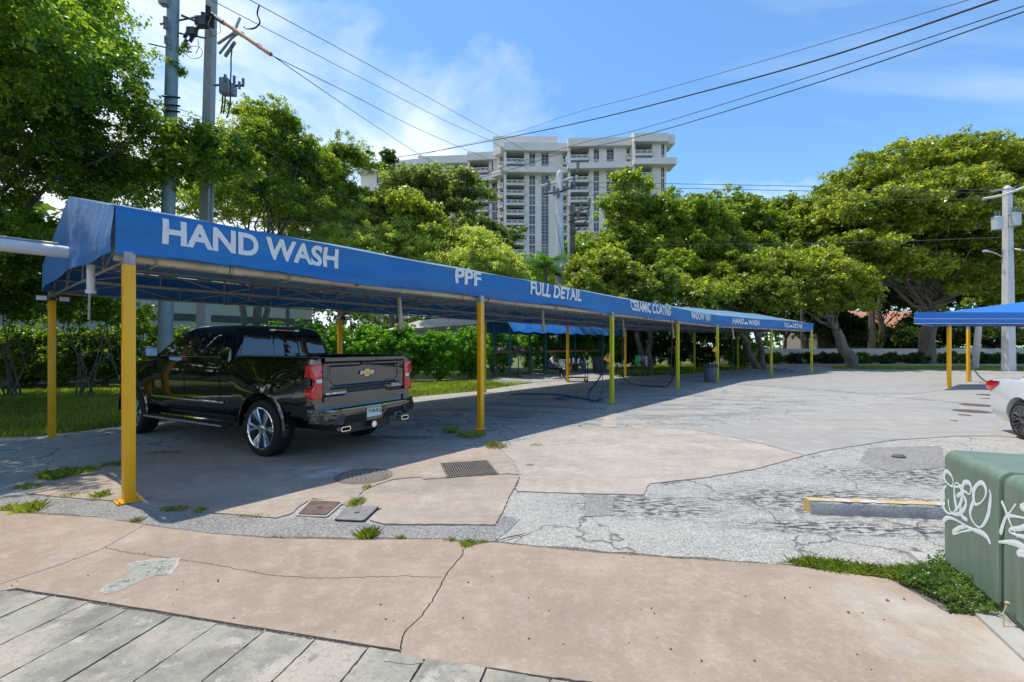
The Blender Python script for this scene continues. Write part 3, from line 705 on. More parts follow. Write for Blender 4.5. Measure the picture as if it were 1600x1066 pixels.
# ------------------------------------------------------------ vehicles
paint = mat('black car paint', (.0022, .0022, .0025), .4, spec=.05, coat=1.0, coords='object'); paint.node_tree.nodes['Principled BSDF'].inputs['Coat IOR'].default_value = 2.1
paintw = mat('white car paint', (.62, .64, .66), .25, coat=1.0, coords='object')
glassd = mat('dark tinted glass', (.006, .007, .008), .015, spec=1.0, coat=1.0, coords='object')
chrome = mat('chrome', (.80, .81, .83), .07, metal=1.0, coords='object')
satin = mat('satin dark trim', (.03, .03, .032), .45, coords='object')
tyrem = mat('tyre rubber', (.014, .014, .015), .75, bump=(60, .4, .004), coords='object')
redl = mat('red tail lamp lens', (.62, .006, .012), .08, coat=1.0, coords='object')
redd = mat('dark red lens', (.22, .003, .006), .1, coat=1.0, coords='object')
clear = mat('clear lamp lens', (.75, .72, .72), .1, coat=1.0, coords='object')
gold = mat('gold emblem', (.62, .42, .13), .25, metal=.7, coords='object')
platew = mat('number plate white', (.72, .78, .76), .35, coords='object')
def mesh_of(mb, m, smooth=False): return mb.mesh('m', m, smooth)
def ringprof(w, zs, zt, bulge=0.0, tuck=.10):
    """half profile bottom to top then mirrored"""
    h = zt-zs
    P = [(w-.22, zs+.0), (w-tuck, zs+.01), (w-.035+bulge*.4, zs+h*.12), (w-.008+bulge, zs+h*.26), (w+bulge, zs+h*.42), (w+bulge*.8, zs+h*.58), (w+.004+bulge*.3, zs+h*.68),
         (w-.012, zs+h*.80), (w-.028, zs+h*.90), (w-.045, zt-.022), (w-.075, zt-.004), (w-.12, zt)]
    return P+[(-y, z_) for y, z_ in P[::-1]]
def body_loft(st, wheels, bul=.045):
    mb = MB(); rings = []
    for (x, w, zs, zt) in st:
        b = sum(bul*max(0, 1-((x-q)/.72)**2)**1.2 for q in wheels)
        rings.append([(x, y, z_) for y, z_ in ringprof(w, zs, zt, b)])
    return mb.ring(rings)
def dens(st, step=.09):
    out = []
    for a, b in zip(st, st[1:]):
        k = max(1, round((b[0]-a[0])/step))
        for j in range(k): out.append(tuple(a[i]+(b[i]-a[i])*j/k for i in range(4)))
    return out+[st[-1]]
def cyl_mesh(x, z_, r, y0, y1, n=48):
    return MB().tube([(x, y0, z_), (x, y1, z_)], r, n).mesh('c', None)
def box_mesh(a, b): return MB().box([(p+q)/2 for p, q in zip(a, b)], [abs(q-p) for p, q in zip(a, b)]).mesh('c', None)
def wheel(root, x, y, R_, rr, w, rimm, spokes, side, double=True, name='wheel'):
    t = empty(name, (x, y, R_), 0); t.parent = root; OFF[t.name] = None
    if side < 0: t.rotation_euler = (0, 0, math.pi)
    mb = MB(); h = w/2
    prof = [(rr-.012, h-.03), (rr+.004, h-.012), (rr+.03, h-.002), (R_-.06, h+.002), (R_-.03, h-.008), (R_-.012, h-.028)]
    g_ = [(R_-.004, h-.045)]
    for k in range(4):
        c = -h+.045+(w-.09)*(k+.5)/4*1.0; g_ += []
    cs = [h-.045-(w-.09)*k/4 for k in range(1, 4)]
    for c in cs: g_ += [(R_, c+.006), (R_-.011, c+.005), (R_-.011, c-.005), (R_, c-.006)]
    prof = prof+g_+[(R_-.004, -h+.045), (R_-.03, -h+.01), (rr, -h)]
    mb.lathe(prof, axis='y', n=56); mb.build('tyre', tyrem, t, smooth=True, local=True)
    mb = MB(); mb.lathe([(rr, h-.012), (rr+.004, h-.004), (rr-.004, h+.001), (rr-.016, h-.006), (rr-.022, h-.03), (rr-.04, -h+.02), (rr-.01, -h+.01)], axis='y', n=56)
    rim = mb.build('rim', rimm, t, smooth=True, local=True)
    MB().tube([(0, -.02, 0), (0, 0.0, 0)], rr-.03, 32).build('brake_disc', satin, t, local=True)
    for k in range(spokes):
        a0 = 2*math.pi*k/spokes
        for dlt in ((-.10, .10) if double else (0,)):
            a = a0+dlt; mbs = MB(); rings = []
            for f in (0, .35, .7, 1):
                r_ = .045+(rr-.02-.045)*f; c = Vector((math.cos(a0+dlt*(.5+f*1.1))*r_, 0, math.sin(a0+dlt*(.5+f*1.1))*r_)); tn = Vector((-math.sin(a), 0, math.cos(a)))
                wd = .013+.012*f; yo = h-.035+.028*f; 
                rings.append([c+tn*wd+Vector((0, yo-.018, 0)), c+tn*wd*.55+Vector((0, yo, 0)), c-tn*wd*.55+Vector((0, yo, 0)), c-tn*wd+Vector((0, yo-.018, 0)), c-tn*wd+Vector((0, yo-.04, 0)), c+tn*wd+Vector((0, yo-.04, 0))])
            mbs.ring(rings); mbs.build('spoke', rimm, t, smooth=True, local=True)
    MB().lathe([(.075, h-.05), (.07, h-.03), (.05, h-.022), (0.001, h-.02)], axis='y', n=24).build('hub', rimm if double else satin, t, smooth=True, local=True)
    return t
def rrect(hx, hy, r, n=6, cx=0, cy=0):
    P = []
    for qx, qy, a0 in ((1, 1, 0), (-1, 1, 90), (-1, -1, 180), (1, -1, 270)):
        for k in range(n+1):
            a = R(a0+90*k/n); P.append((cx+qx*(hx-r)+r*math.cos(a), cy+qy*(hy-r)+r*math.sin(a)))
    return P
def roundpoly(P, r=.04, n=4):
    out = []; m = len(P)
    for i in range(m):
        p, a, b = Vector(P[i]), Vector(P[i-1]), Vector(P[(i+1) % m]); da, db = (a-p), (b-p); k = min(r, da.length*.45, db.length*.45)
        s_, e = p+da.normalized()*k, p+db.normalized()*k
        for j in range(n+1):
            t = j/n; out.append(tuple((s_*(1-t)+p*t)*(1-t)+(p*(1-t)+e*t)*t))
    return out

TC = Vector((-3.14, 7.52, 0)); RZ = math.atan2(.474, -.880)
tk = empty('pickup_truck', TC, RZ, label='glossy black crew cab pickup parked under the blue canopy', cat='pickup truck')
st = dens([(-1.06, .955, .62, 1.425), (-1.02, .975, .60, 1.44), (-.8, .985, .56, 1.445), (0, .985, .54, 1.44), (.74, .985, .52, 1.435), (.80, .98, .48, 1.41), (3.0, .985, .47, 1.39), (3.3, .985, .47, 1.365), (4.0, .98, .48, 1.33), (4.40, .94, .45, 1.25), (4.53, .86, .45, 1.14), (4.60, .76, .48, 1.0)])
bd = mesh_of(body_loft(st, (0, 3.74)), paint)
mods = []
for x in (0, 3.74):
    for s_ in (-1, 1): mods.append(('BOOLEAN', dict(operation='DIFFERENCE', solver='EXACT', object=cyl_mesh(x, .43, .505, s_*.60, s_*1.2))))
mods.append(('BOOLEAN', dict(operation='DIFFERENCE', solver='EXACT', object=box_mesh((-.99, -.80, .95), (.66, .80, 1.8)))))
mods.append(('BOOLEAN', dict(operation='DIFFERENCE', solver='EXACT', object=box_mesh((-1.3, -.81, .7), (-1.035, .81, 1.8)))))
bd = modify(bd, mods); bd.name = 'body'; bd.materials.clear(); bd.materials.append(paint); smoothen(bd, 28)
body = link('body', bd, tk)
for x in (0, 3.74):
    for s_ in (-1, 1):
        mb = MB(); rings = []
        for k in range(29):
            a = R(-2+192*k/28); c, sn = math.cos(a), math.sin(a); y0 = s_*(1.0+.018)
            e_ = .55+.45*min(1, max(0, sn+.25)); rings.append([(x+c*.498, y0-s_*.06, .43+sn*.498), (x+c*.502, y0+s_*.004, .43+sn*.502), (x+c*(.502+.022*e_), y0+s_*.004, .43+sn*(.502+.022*e_)), (x+c*(.502+.05*e_), y0-s_*.014, .43+sn*(.502+.05*e_)), (x+c*.53, y0-s_*.07, .43+sn*.53)])
        mb.ring(rings); mb.build('arch_lip', paint, body, smooth=True, local=True)
# greenhouse
mb = MB(); rings = []
for (z_, x0, x1, hw, r_) in ((1.36, .80, 3.30, .955, .12), (1.42, .815, 3.19, .945, .12), (1.60, .84, 2.86, .885, .12), (1.75, .865, 2.62, .825, .13), (1.84, .885, 2.48, .785, .15), (1.90, .93, 2.40, .735, .20), (1.94, 1.02, 2.28, .64, .24), (1.955, 1.25, 2.1, .4, .2)):
    rings.append([(x, y, z_) for x, y in rrect((x1-x0)/2, hw, r_, 6, (x0+x1)/2)])
mb.ring(rings); cab = mb.build('cab', paint, tk, smooth=True, local=True)
ys = lambda z_: np.interp(z_, [1.36, 1.42, 1.60, 1.75, 1.84], [.955, .945, .885, .825, .785])
xr = lambda z_: np.interp(z_, [1.36, 1.42, 1.60, 1.75, 1.84], [.80, .815, .84, .865, .885])
def side_pane(P, s_, m, name, par, off=.004, th=.006):
    P = roundpoly(P, .05); a = [Vector((x, s_*(ys(z_)+off), z_)) for x, z_ in P]
    return MB().prism(a, Vector((0, -s_*th, 0))).build(name, m, par, local=True)
RW = [(1.16, 1.445), (2.02, 1.435), (2.02, 1.79), (1.28, 1.80), (1.18, 1.70)]; FW = [(2.10, 1.435), (3.02, 1.425), (2.62, 1.715), (2.50, 1.775), (2.10, 1.79)]
for s_ in (-1, 1):
    for P in (RW, FW):
        c = (sum(p[0] for p in P)/5, sum(p[1] for p in P)/5)
        w = side_pane(P, s_, glassd, 'side_window', cab, .006)
    pts = [Vector((x, s_*(ys(1.43)+.010), 1.428)) for x in (1.12, 2.0, 3.04)]
    MB().tube(pts, .008, 6).build('window_trim', chrome, cab, local=True)
    MB().tube([Vector((x, s_*(ys(z_)+.006), z_)) for x, z_ in ((1.12, 1.43), (1.13, 1.68), (1.25, 1.81), (1.6, 1.815))], .006, 5).build('window_trim', satin, cab, local=True)
    # door seams, handles, mouldings
    for x in (1.06, 2.06, 3.08):
        MB().tube([(x, s_*.989, .56), (x+.0, s_*.992, 1.0), (x, s_*.972, 1.30), (x, s_*.945, 1.40)], .004, 4).build('door_seam', blackr, body, local=True)
    for x in (1.30, 2.30):
        MB().box((x, s_*1.002, 1.215), (.19, .022, .032)).build('door_handle', chrome, body, local=True, bevel=.008)
    MB().box((2.0, s_*1.0, .735), (2.15, .022, .035)).build('side_moulding', chrome, body, local=True, bevel=.006)
    mb = MB(); mb.box((1.92, s_*1.04, .40), (2.35, .17, .055)); q = mb.build('running_board', satin, body, local=True, bevel=.015)
    MB().box((1.92, s_*1.126, .405), (2.3, .012, .022)).build('board_trim', galv, q, local=True)
    mb = MB(); mb.box((2.92, s_*1.10, 1.50), (.12, .20, .18)); q = mb.build('wing_mirror', paint, tk, local=True, bevel=.04)
    MB().box((2.857, s_*1.10, 1.50), (.012, .16, .14)).build('mirror_glass', chrome, q, local=True)
    MB().tube([(2.95, s_*.92, 1.42), (2.93, s_*1.05, 1.45)], .03, 8).build('mirror_arm', satin, q, local=True)
# rear glass in three panes
def rear_pane(y0, y1, y2, y3, za, zb):
    P = [(y0, za), (y1, za), (y2, zb), (y3, zb)]; P = roundpoly(P, .035)
    a = [Vector((xr(z_)-.008, y, z_)) for y, z_ in P]; return MB().prism(a, Vector((.006, 0, 0))).build('rear_window', glassd, cab, local=True)
rear_pane(.24, .80, .70, .24, 1.475, 1.79); rear_pane(-.225, .225, .225, -.225, 1.475, 1.79); rear_pane(-.80, -.24, -.24, -.70, 1.475, 1.79)
mb = MB(); mb.box((.885, 0, 1.87), (.05, .36, .035)); q = mb.build('brake_light', redd, cab, local=True, bevel=.006)
for s_ in (-1, 1): MB().box((.875, s_*.225, 1.87), (.045, .08, .03)).build('cargo_light', clear, cab, local=True)
MB().prism([Vector((2.1, -.01, 1.92)), Vector((1.92, -.01, 1.92)), Vector((1.93, -.01, 1.985)), Vector((1.97, -.01, 1.99))], Vector((0, .02, 0))).build('aerial_fin', paint, cab, local=True)
# bed rails
for s_ in (-1, 1): MB().box((-.16, s_*.875, 1.447), (1.72, .13, .02)).build('bed_rail_cap', satin, body, local=True, bevel=.006)
# tailgate as a pressed panel
def gate_h(y, z_):
    d = 0
    sm = lambda a, b, x: max(0, min(1, (x-a)/(b-a)))**2*(3-2*max(0, min(1, (x-a)/(b-a))))
    d += .035*sm(1.355, 1.39, z_)
    d += .010*sm(1.30, 1.345, z_)
    inx = 1-sm(.66-.14*sm(1.14, 1.0, z_)*.6, .69-.14*sm(1.14, 1.0, z_)*.6, abs(y)); inz = sm(1.035, 1.055, z_)*(1-sm(1.30, 1.33, z_))
    d -= .024*inx*inz
    d += .022*math.exp(-((z_-1.015)/.016)**2)*(1-sm(.66, .72, abs(y)))
    zl = .90+.035*(1-sm(.36, .46, abs(y)))
    d += .020*(1-sm(zl-.012, zl+.012, z_)); d -= .014*math.exp(-((z_-zl-.02)/.012)**2)
    d -= .015*(1-sm(.12, .15, abs(y)))*sm(1.30, 1.31, z_)*(1-sm(1.37, 1.38, z_))
    return d
mb = MB(); ny, nz_ = 120, 84; rows = []
for j in range(nz_+1):
    z_ = .815+.62*j/nz_; rows.append([(-1.058-gate_h(-.80+1.6*i/ny, z_)-.0, -.80+1.6*i/ny, z_) for i in range(ny+1)])
rows.append([(-.995, -.80+1.6*i/ny, 1.437) for i in range(ny+1)]); rows.append([(-.985, -.80+1.6*i/ny, .82) for i in range(ny+1)])
mb.ring(rows, close=False, caps=False); gate = mb.build('tailgate', paint, tk, smooth=True, local=True)
for s_ in (-1, 1): MB().box((-1.02, s_*.803, 1.12), (.06, .004, .6)).build('gate_gap', blackr, gate, local=True)
MB().box((-1.066, 0, 1.345), (.01, .22, .04)).build('gate_handle', satin, gate, local=True, bevel=.004)
BT = [(-.135, -.012), (-.12, .028), (-.045, .028), (-.04, .048), (.05, .048), (.045, .028), (.135, .028), (.12, -.02), (.042, -.02), (.037, -.045), (-.052, -.045), (-.045, -.020), (-.135, -.02)]
q = MB().prism([Vector((-1.045, -y, 1.20+z_*1.05)) for y, z_ in BT], Vector((-.022, 0, 0))).build('emblem_rim', chrome, gate, local=True)
MB().prism([Vector((-1.067, -y*.86, 1.20+z_*.9)) for y, z_ in BT], Vector((-.004, 0, 0))).build('emblem', gold, gate, local=True)
def badge(txt, y0, w_, z0, h_, m, x=-1.07, bold=.03, par=None):
    me = text_mesh(txt, 1.0, bold, extr=.02); v = np.array([list(a.co) for a in me.vertices]); lo, hi = v.min(0), v.max(0)
    for a in me.vertices:
        u = (a.co.x-lo[0])/(hi[0]-lo[0]); k = (a.co.y-lo[1])/(hi[1]-lo[1]); e = (a.co.z-lo[2])/max(1e-6, hi[2]-lo[2]); a.co = (x-.006*e, y0-u*w_, z0+k*h_)
    me.materials.clear(); me.materials.append(m); return link('badge', me, par or gate)
badge('SILVERADO', .76, .36, .925, .028, chrome, x=-1.062); badge('HIGH', -.52, .16, .985, .026, chrome, x=-1.064, bold=.02); badge('COUNTRY', -.52, .24, .952, .024, chrome, x=-1.064, bold=.02)
# tail lamps wrapping the corners
for s_ in (-1, 1):
    O = [(.812, .875), (.945, .875), (.985, .90), (.99, 1.01), (.95, 1.06), (.93, 1.10), (.95, 1.15), (.997, 1.18), (.993, 1.33), (.97, 1.35), (.812, 1.35)]
    mb = MB(); mb.prism([Vector((-.945, s_*y*1.012, z_)) for y, z_ in O], Vector((-.135, 0, 0))); lm_ = mb.build('tail_light', redl, tk, local=True, bevel=.014)
    MB().box((-1.083, s_*.88, 1.125), (.01, .09, .05)).build('reversing_lamp', clear, lm_, local=True)
    MB().box((-.995, s_*1.0, 1.115), (.10, .03, .12)).build('lamp_bezel', satin, lm_, local=True, bevel=.008)
# rear bumper
mb = MB(); rings = []
for k in range(41):
    y = -1.02+2.04*k/40; a = abs(y)/1.02; xo = -1.245+.15*max(0, (a-.62)/.38)**2.2; lz = .505+.06*max(0, (a-.72)/.28); rec = .045 if a < .17 else 0
    rings.append([(-1.02, y, .745), (xo+.03, y, .745), (xo+.004, y, .725), (xo, y, .69), (xo+rec, y, .67), (xo+.012+rec, y, .565), (xo+.05, y, lz), (-1.04, y, lz+.01)])
mb.ring(rings); bp = mb.build('rear_bumper', paint, tk, smooth=True, local=True)
for s_ in (-1, 1):
    mb = MB(); mb.prism([Vector((-1.262+.15*max(0, (abs(y)/1.02-.62)/.38)**2.2, s_*y, z_)) for y, z_ in ((.60, .66), (.93, .675), (.97, .60), (.90, .545), (.66, .54), (.58, .60))], Vector((.04, 0, 0))); mb.build('bumper_step', satin, bp, local=True, bevel=.008)
    mb = MB(); P = rrect(.085, .034, .03, 5)
    mb.ring([[(-1.20, s_*.60+a, .455+b) for a, b in P], [(-1.285, s_*.60+a, .455+b) for a, b in P], [(-1.285, s_*.60+a*.84, .455+b*.66) for a, b in P], [(-1.18, s_*.60+a*.84, .455+b*.66) for a, b in P]], caps=False)
    mb.build('exhaust_tip', chrome, tk, smooth=True, local=True)
    MB().box((-1.17, s_*.60, .455), (.005, .14, .045)).build('exhaust_core', blackr, tk, local=True)
MB().box((-1.212, 0, .625), (.006, .30, .15)).build('number_plate', platew, bp, local=True, bevel=.003)
orange = mat('orange print', (.75, .30, .06), .5, coords='object'); greenp = mat('green print', (.03, .16, .10), .5, coords='object')
badge('Y10 ICJ', .125, .25, .595, .065, greenp, x=-1.216, bold=.01, par=bp)
MB().lathe([(.001, -.0035), (.018, -.003), (.02, 0)], c=(-1.2155, 0, .625), axis='x', n=12).build('plate_orange', orange, bp, local=True)
for s_ in (-1, 1): MB().tube([(-1.215, s_*.10, .687), (-1.222, s_*.10, .687)], .009, 8).build('plate_bolt', satin, bp, local=True)
mb = MB(); mb.box((-1.12, 0, .43), (.16, .075, .075)); mb.build('tow_receiver', satin, tk, local=True, bevel=.006)
MB().tube([(-1.20, 0, .43), (-1.215, 0, .43)], .048, 16).build('tow_cover', chrome, tk, local=True)
MB().box((.2, 0, .42), (2.6, .9, .14)).build('underbody', satin, tk, local=True); MB().tube([(0, -.8, .40), (0, .8, .40)], .06, 10).build('rear_axle', satin, tk, local=True)
MB().box((2.6, 0, .43), (2.6, 1.2, .16)).build('underbody', satin, tk, local=True)
MB().box((4.58, 0, .62), (.14, 1.5, .26)).build('front_bumper', chrome, tk, local=True, bevel=.03); MB().box((4.58, 0, .92), (.06, 1.3, .24)).build('grille', chrome, tk, local=True, bevel=.02)
for s_ in (-1, 1): MB().box((4.50, s_*.76, .98), (.16, .26, .14)).build('headlight', clear, tk, local=True, bevel=.03)
for x in (0, 3.74):
    for s_ in (-1, 1): wheel(tk, x, s_*.872, .415, .298, .29, chrome, 6, s_)
MB().prism([Vector((2.98, -.80, 1.44)), Vector((2.98, .80, 1.44)), Vector((2.50, .66, 1.80)), Vector((2.50, -.66, 1.80))], Vector((.19, 0, .06))).build('windscreen', glassd, cab, local=True)

# white saloon at the right edge
sd = empty('parked_car', (9.57, 7.58, 0), math.atan2(-.93, -.37), label='white saloon car with dark spoked wheels cut off by the right edge', cat='car')
st = dens([(-1.06, .72, .42, .84), (-1.02, .82, .34, .95), (-.92, .89, .27, 1.0), (-.6, .90, .22, 1.02), (0, .92, .20, 1.0), (1.0, .92, .20, .97), (2.4, .92, .20, .95), (2.8, .92, .20, .93), (3.3, .89, .22, .84), (3.6, .80, .26, .74), (3.7, .68, .3, .62)])
bd = mesh_of(body_loft(st, (0, 2.8), .03), paintw); mods = []
for x in (0, 2.8):
    for s_ in (-1, 1): mods.append(('BOOLEAN', dict(operation='DIFFERENCE', solver='EXACT', object=cyl_mesh(x, .335, .385, s_*.58, s_*1.1))))
bd = modify(bd, mods); bd.name = 'body'; bd.materials.clear(); bd.materials.append(paintw); smoothen(bd, 30); sb = link('body', bd, sd)
mb = MB(); rings = []
for (z_, x0, x1, hw, r_) in ((.96, -.55, 2.55, .86, .16), (1.05, -.30, 2.25, .80, .18), (1.2, .05, 1.85, .70, .2), (1.33, .38, 1.55, .61, .2), (1.385, .55, 1.42, .52, .2), (1.40, .8, 1.2, .3, .15)):
    rings.append([(x, y, z_) for x, y in rrect((x1-x0)/2, hw, r_, 6, (x0+x1)/2)])
mb.ring(rings); scab = mb.build('cab', paintw, sd, smooth=True, local=True)
ysd = lambda z_: np.interp(z_, [.96, 1.05, 1.2, 1.33], [.86, .80, .70, .61])
for s_ in (-1, 1):
    for P in ([(-.02, 1.02), (.85, 1.01), (.85, 1.31), (.45, 1.30)], [(.92, 1.01), (2.0, 1.01), (1.6, 1.22), (1.35, 1.31), (.92, 1.31)]):
        P = roundpoly(P, .04); MB().prism([Vector((x, s_*(ysd(z_)+.006), z_)) for x, z_ in P], Vector((0, -s_*.008, 0))).build('side_window', glassd, scab, local=True)
    mb = MB(); mb.prism([Vector((x, s_*.70, z_)) for x, z_ in ((-1.035, .80), (-1.03, .93), (-.72, .955), (-.70, .90), (-.88, .76))], Vector((0, s_*.205, 0))); mb.build('tail_light', redl, sd, local=True, bevel=.012)
    MB().box((-.80, s_*.865, .935), (.26, .08, .035)).build('lamp_bezel', redd, sd, local=True)
    MB().tube([(.93, s_*.925, .35), (.93, s_*.93, .9)], .004, 4).build('door_seam', blackr, sb, local=True)
MB().prism([Vector((-.42, -.66, 1.0)), Vector((-.42, .66, 1.0)), Vector((.36, .5, 1.335)), Vector((.36, -.5, 1.335))], Vector((-.03, 0, .05))).build('rear_window', glassd, scab, local=True)
grimm = mat('dark polished wheel', (.16, .16, .17), .25, metal=.9, coords='object')
for x in (0, 2.8):
    for s_ in (-1, 1): wheel(sd, x, s_*.80, .335, .25, .23, grimm, 10, s_)
MB().box((1.3, 0, .25), (3.6, 1.1, .12)).build('underbody', satin, sd, local=True)

# ------------------------------------------------------------ apartment tower
conc = mat('white tower render', (.66, .64, .61), .8, var=[(.35, (.60, .58, .55), .4, .7), (.12, (.58, .56, .53), .5, .8, 5, (1, 1, 6))])
conc2 = mat('grey white balcony paint', (.60, .585, .56), .8)
darkin = mat('balcony shade backing', (.045, .048, .055), .8, var=[(.5, (.14, .14, .14), .5, .6), (1.1, (.28, .26, .22), .64, .67)])  # dark backing colour stands in for the shade inside the balconies
wglass = mat('blue tower glass', (.02, .035, .075), .12, spec=.8, var=[(.33, (.12, .14, .17), .56, .6), (.9, (.25, .25, .24), .66, .68)])
tw = empty('apartment_tower', (6.5, 145, 0), label='white high rise apartment tower with stacked balconies behind the trees', cat='building')
TO = OFF[tw.name]; ZROOF, ZBAND = 63.0, 54.6
def PX(px, D, z_): return Vector(((px-CX)/FP*D, D, z_))
Z3 = Vector((0, 0, 1)); shared = {}
def bal_mesh(w):
    k = round(w, 1)
    if ('b', k) not in shared:
        mb = MB(); mb.box((w/2, .4, -.22), (w, 3.2, .44)); mb.box((w/2, -1.12, 1.08), (w, .16, .16)); mb.box((w/2, -1.12, .12), (w, .12, .24))
        n = max(2, int(w/.42))
        for i in range(n+1): mb.box((w*i/n, -1.12, .6), (.12 if i % 4 else .3, .12, .96))
        shared[('b', k)] = mb.mesh('balcony', conc2)
    return shared[('b', k)]
def win_mesh(w, kind):
    k = (kind, round(w, 1))
    if k not in shared: shared[k] = (MB().box((w/2, .3, 1.4), (w, .12, 2.9)).mesh('window', wglass),
        (lambda mb: [mb.box((w/2, .2, z_), (w, .14, t_)) for z_, t_ in (((-.05, .34), (1.45, .07)) if kind == 1 else ((-.05, .12), (1.0, .07), (2.0, .07)))] and mb.box((w/2, .2, 1.4), (.09, .14, 2.9)).mesh('frame', conc2))(MB()))
    return shared[k]
def put(me, P, ux, name, par):
    o = bpy.data.objects.new(name, me); COL.objects.link(o); o.parent = par; o.location = P-TO if par is tw else P; o.rotation_euler = (0, 0, math.atan2(ux.y, ux.x)); OFF[o.name] = None; return o
def module(p0, D0, p1, D1, strips, zr=ZROOF, side=1.0):
    A_, B_ = PX(p0, D0, 0), PX(p1, D1, 0); ux = (B_-A_).normalized(); nx = Vector((ux.y, -ux.x, 0)); back = -nx
    pt = lambda px: (lambda t: A_.lerp(B_, t))(((px-p0)*1.0)/(p1-p0))
    for (a, b, k) in strips:
        q0, q1 = pt(a), pt(b); w = (q1-q0).length; mid = (q0+q1)/2
        if k == 'W':
            MB().box(mid+back*2+Z3*ZBAND/2, (w, 4, ZBAND), (ux, back, Z3)).build('wall', conc, tw); MB().box(mid+back*1.8+Z3*((ZBAND+zr)/2), (w, 4, zr-ZBAND), (ux, back, Z3)).build('wall', conc, tw)
        elif k == 'F':
            MB().box(mid+nx*.6+back*2+Z3*(zr+.8)/2, (w, 5.2, zr+.8), (ux, back, Z3)).build('fin', conc, tw)
        else:
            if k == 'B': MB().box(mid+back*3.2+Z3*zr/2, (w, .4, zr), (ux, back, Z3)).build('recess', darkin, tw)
            else: MB().box(mid+back*2.6+Z3*zr/2, (w, 4, zr), (ux, back, Z3)).build('wall', conc, tw)
            lv = 57.4; n = 0
            while lv > 9:
                if k == 'B': put(bal_mesh(w), Vector((q0.x, q0.y, lv if lv < 54 or lv > 56 else lv)), ux, 'balcony', tw)
                elif k in 'NM':
                    g_, f_ = win_mesh(w, 1 if k == 'N' else 2); o = put(g_, q0+Z3*lv, ux, 'window', tw); fo = bpy.data.objects.new('frame', f_); COL.objects.link(fo); fo.parent = o; OFF[fo.name] = None
                lv -= 3.02; n += 1
                if n == 1: lv = 50.9
    # roof parapet band and transfer band
    L_ = (B_-A_).length
    MB().box((A_+B_)/2+back*1.0+nx*.6+Z3*(zr-1.2), (L_, 5.2, 2.4), (ux, back, Z3)).build('parapet', conc, tw)
    MB().box((A_+B_)/2+back*1.0+nx*1.0+Z3*(ZBAND+.1), (L_+.4, 5.6, 1.7), (ux, back, Z3)).build('slab_band', conc, tw)
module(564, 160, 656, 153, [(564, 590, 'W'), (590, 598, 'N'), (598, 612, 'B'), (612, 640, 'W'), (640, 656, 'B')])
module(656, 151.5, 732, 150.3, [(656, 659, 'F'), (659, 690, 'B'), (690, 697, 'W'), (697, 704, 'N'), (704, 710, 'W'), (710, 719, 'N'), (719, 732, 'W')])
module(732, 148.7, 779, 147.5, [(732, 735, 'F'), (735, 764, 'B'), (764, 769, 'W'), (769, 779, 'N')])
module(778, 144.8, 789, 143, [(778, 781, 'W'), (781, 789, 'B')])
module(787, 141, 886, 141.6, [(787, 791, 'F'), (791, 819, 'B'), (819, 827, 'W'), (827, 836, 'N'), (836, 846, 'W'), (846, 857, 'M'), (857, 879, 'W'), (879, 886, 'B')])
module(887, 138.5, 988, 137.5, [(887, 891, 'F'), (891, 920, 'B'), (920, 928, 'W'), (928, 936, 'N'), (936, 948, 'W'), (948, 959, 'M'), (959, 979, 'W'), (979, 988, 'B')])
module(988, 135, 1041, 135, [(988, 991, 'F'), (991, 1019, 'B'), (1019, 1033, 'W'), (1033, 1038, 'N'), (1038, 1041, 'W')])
MB().box(PX(1022, 135.5, ZBAND+.3)+Vector((2.5, 0, 0)), (6.2, 6, 1.9)).build('slab_band', conc, tw); MB().box(PX(1043, 137, ZROOF-1.2), (2.4, 6, 2.6)).build('parapet', conc, tw)
MB().box(PX(821, 147, 61)+Vector((0, 3, 0)), (100*147/FP, 8, 14)).build('plant_room', conc, tw)
MB().box(PX(790, 160, 30)+Vector((10, 16, 0)), (84, 16, 59)).build('core', conc, tw)

# ------------------------------------------------------------ low buildings
wallw = mat('white building wall', (.70, .72, .71), .8, var=[(.5, (.62, .64, .64), .4, .7)]); bandm = mat('grey wall band', (.13, .14, .155), .8)
bl = empty('white_building', (-18.9, 20.4, 0), label='low white building with a dark grey band behind the pickup', cat='building')
d_ = Vector((.615, .79, 0)).normalized(); nb_ = Vector((-d_.y, d_.x, 0)); e1 = Vector((-12.45, 28.7, 0)); e0_ = e1-d_*30
MB().box((e0_+e1)/2+nb_*4+Z3*2.15, (30, 8, 4.3), (d_, nb_, Z3)).build('wall', wallw, bl)
MB().box((e0_+e1)/2-nb_*.03+Z3*3.06, (30.02, .1, .36), (d_, nb_, Z3)).build('wall_band', bandm, bl)
MB().box((e0_+e1)/2+nb_*4+Z3*4.37, (30.4, 8.4, .14), (d_, nb_, Z3)).build('roof', wallw, bl)
rfm = mat('pale shingle roof', (.50, .48, .44), .85, var=[(1.5, (.36, .34, .31), .4, .65), (14, (.6, .58, .55), .5, .7)])
b2 = empty('low_house', (-4, 33, 0), label='low house with a pale sloping roof beyond the bright hedge', cat='building')
MB().prism([at(600, 516, 31), at(655, 501, 33), at(757, 489, 36), at(770, 505, 31)], Vector((0, .2, -.2))).build('roof', rfm, b2)
MB().prism([at(612, 517, 32), at(765, 507, 32), at(765, 560, 32), at(612, 560, 32)], Vector((0, 3.5, 0))).build('wall', wallw, b2)
b3 = empty('tiled_house', (32, 52, 0), label='house with an orange tiled roof half hidden under the big trees', cat='house')
tile = mat('orange roof tiles', (.50, .22, .13), .8, var=[(3, (.35, .16, .10), .4, .6), (25, (.6, .33, .22), .5, .7)])
A3, B3 = at(1275, 512, 54), at(1440, 512, 54); A4, B4 = at(1290, 486, 60), at(1425, 486, 60)
MB().prism([A3, B3, B4, A4], Vector((0, 0, -.25))).build('roof', tile, b3)
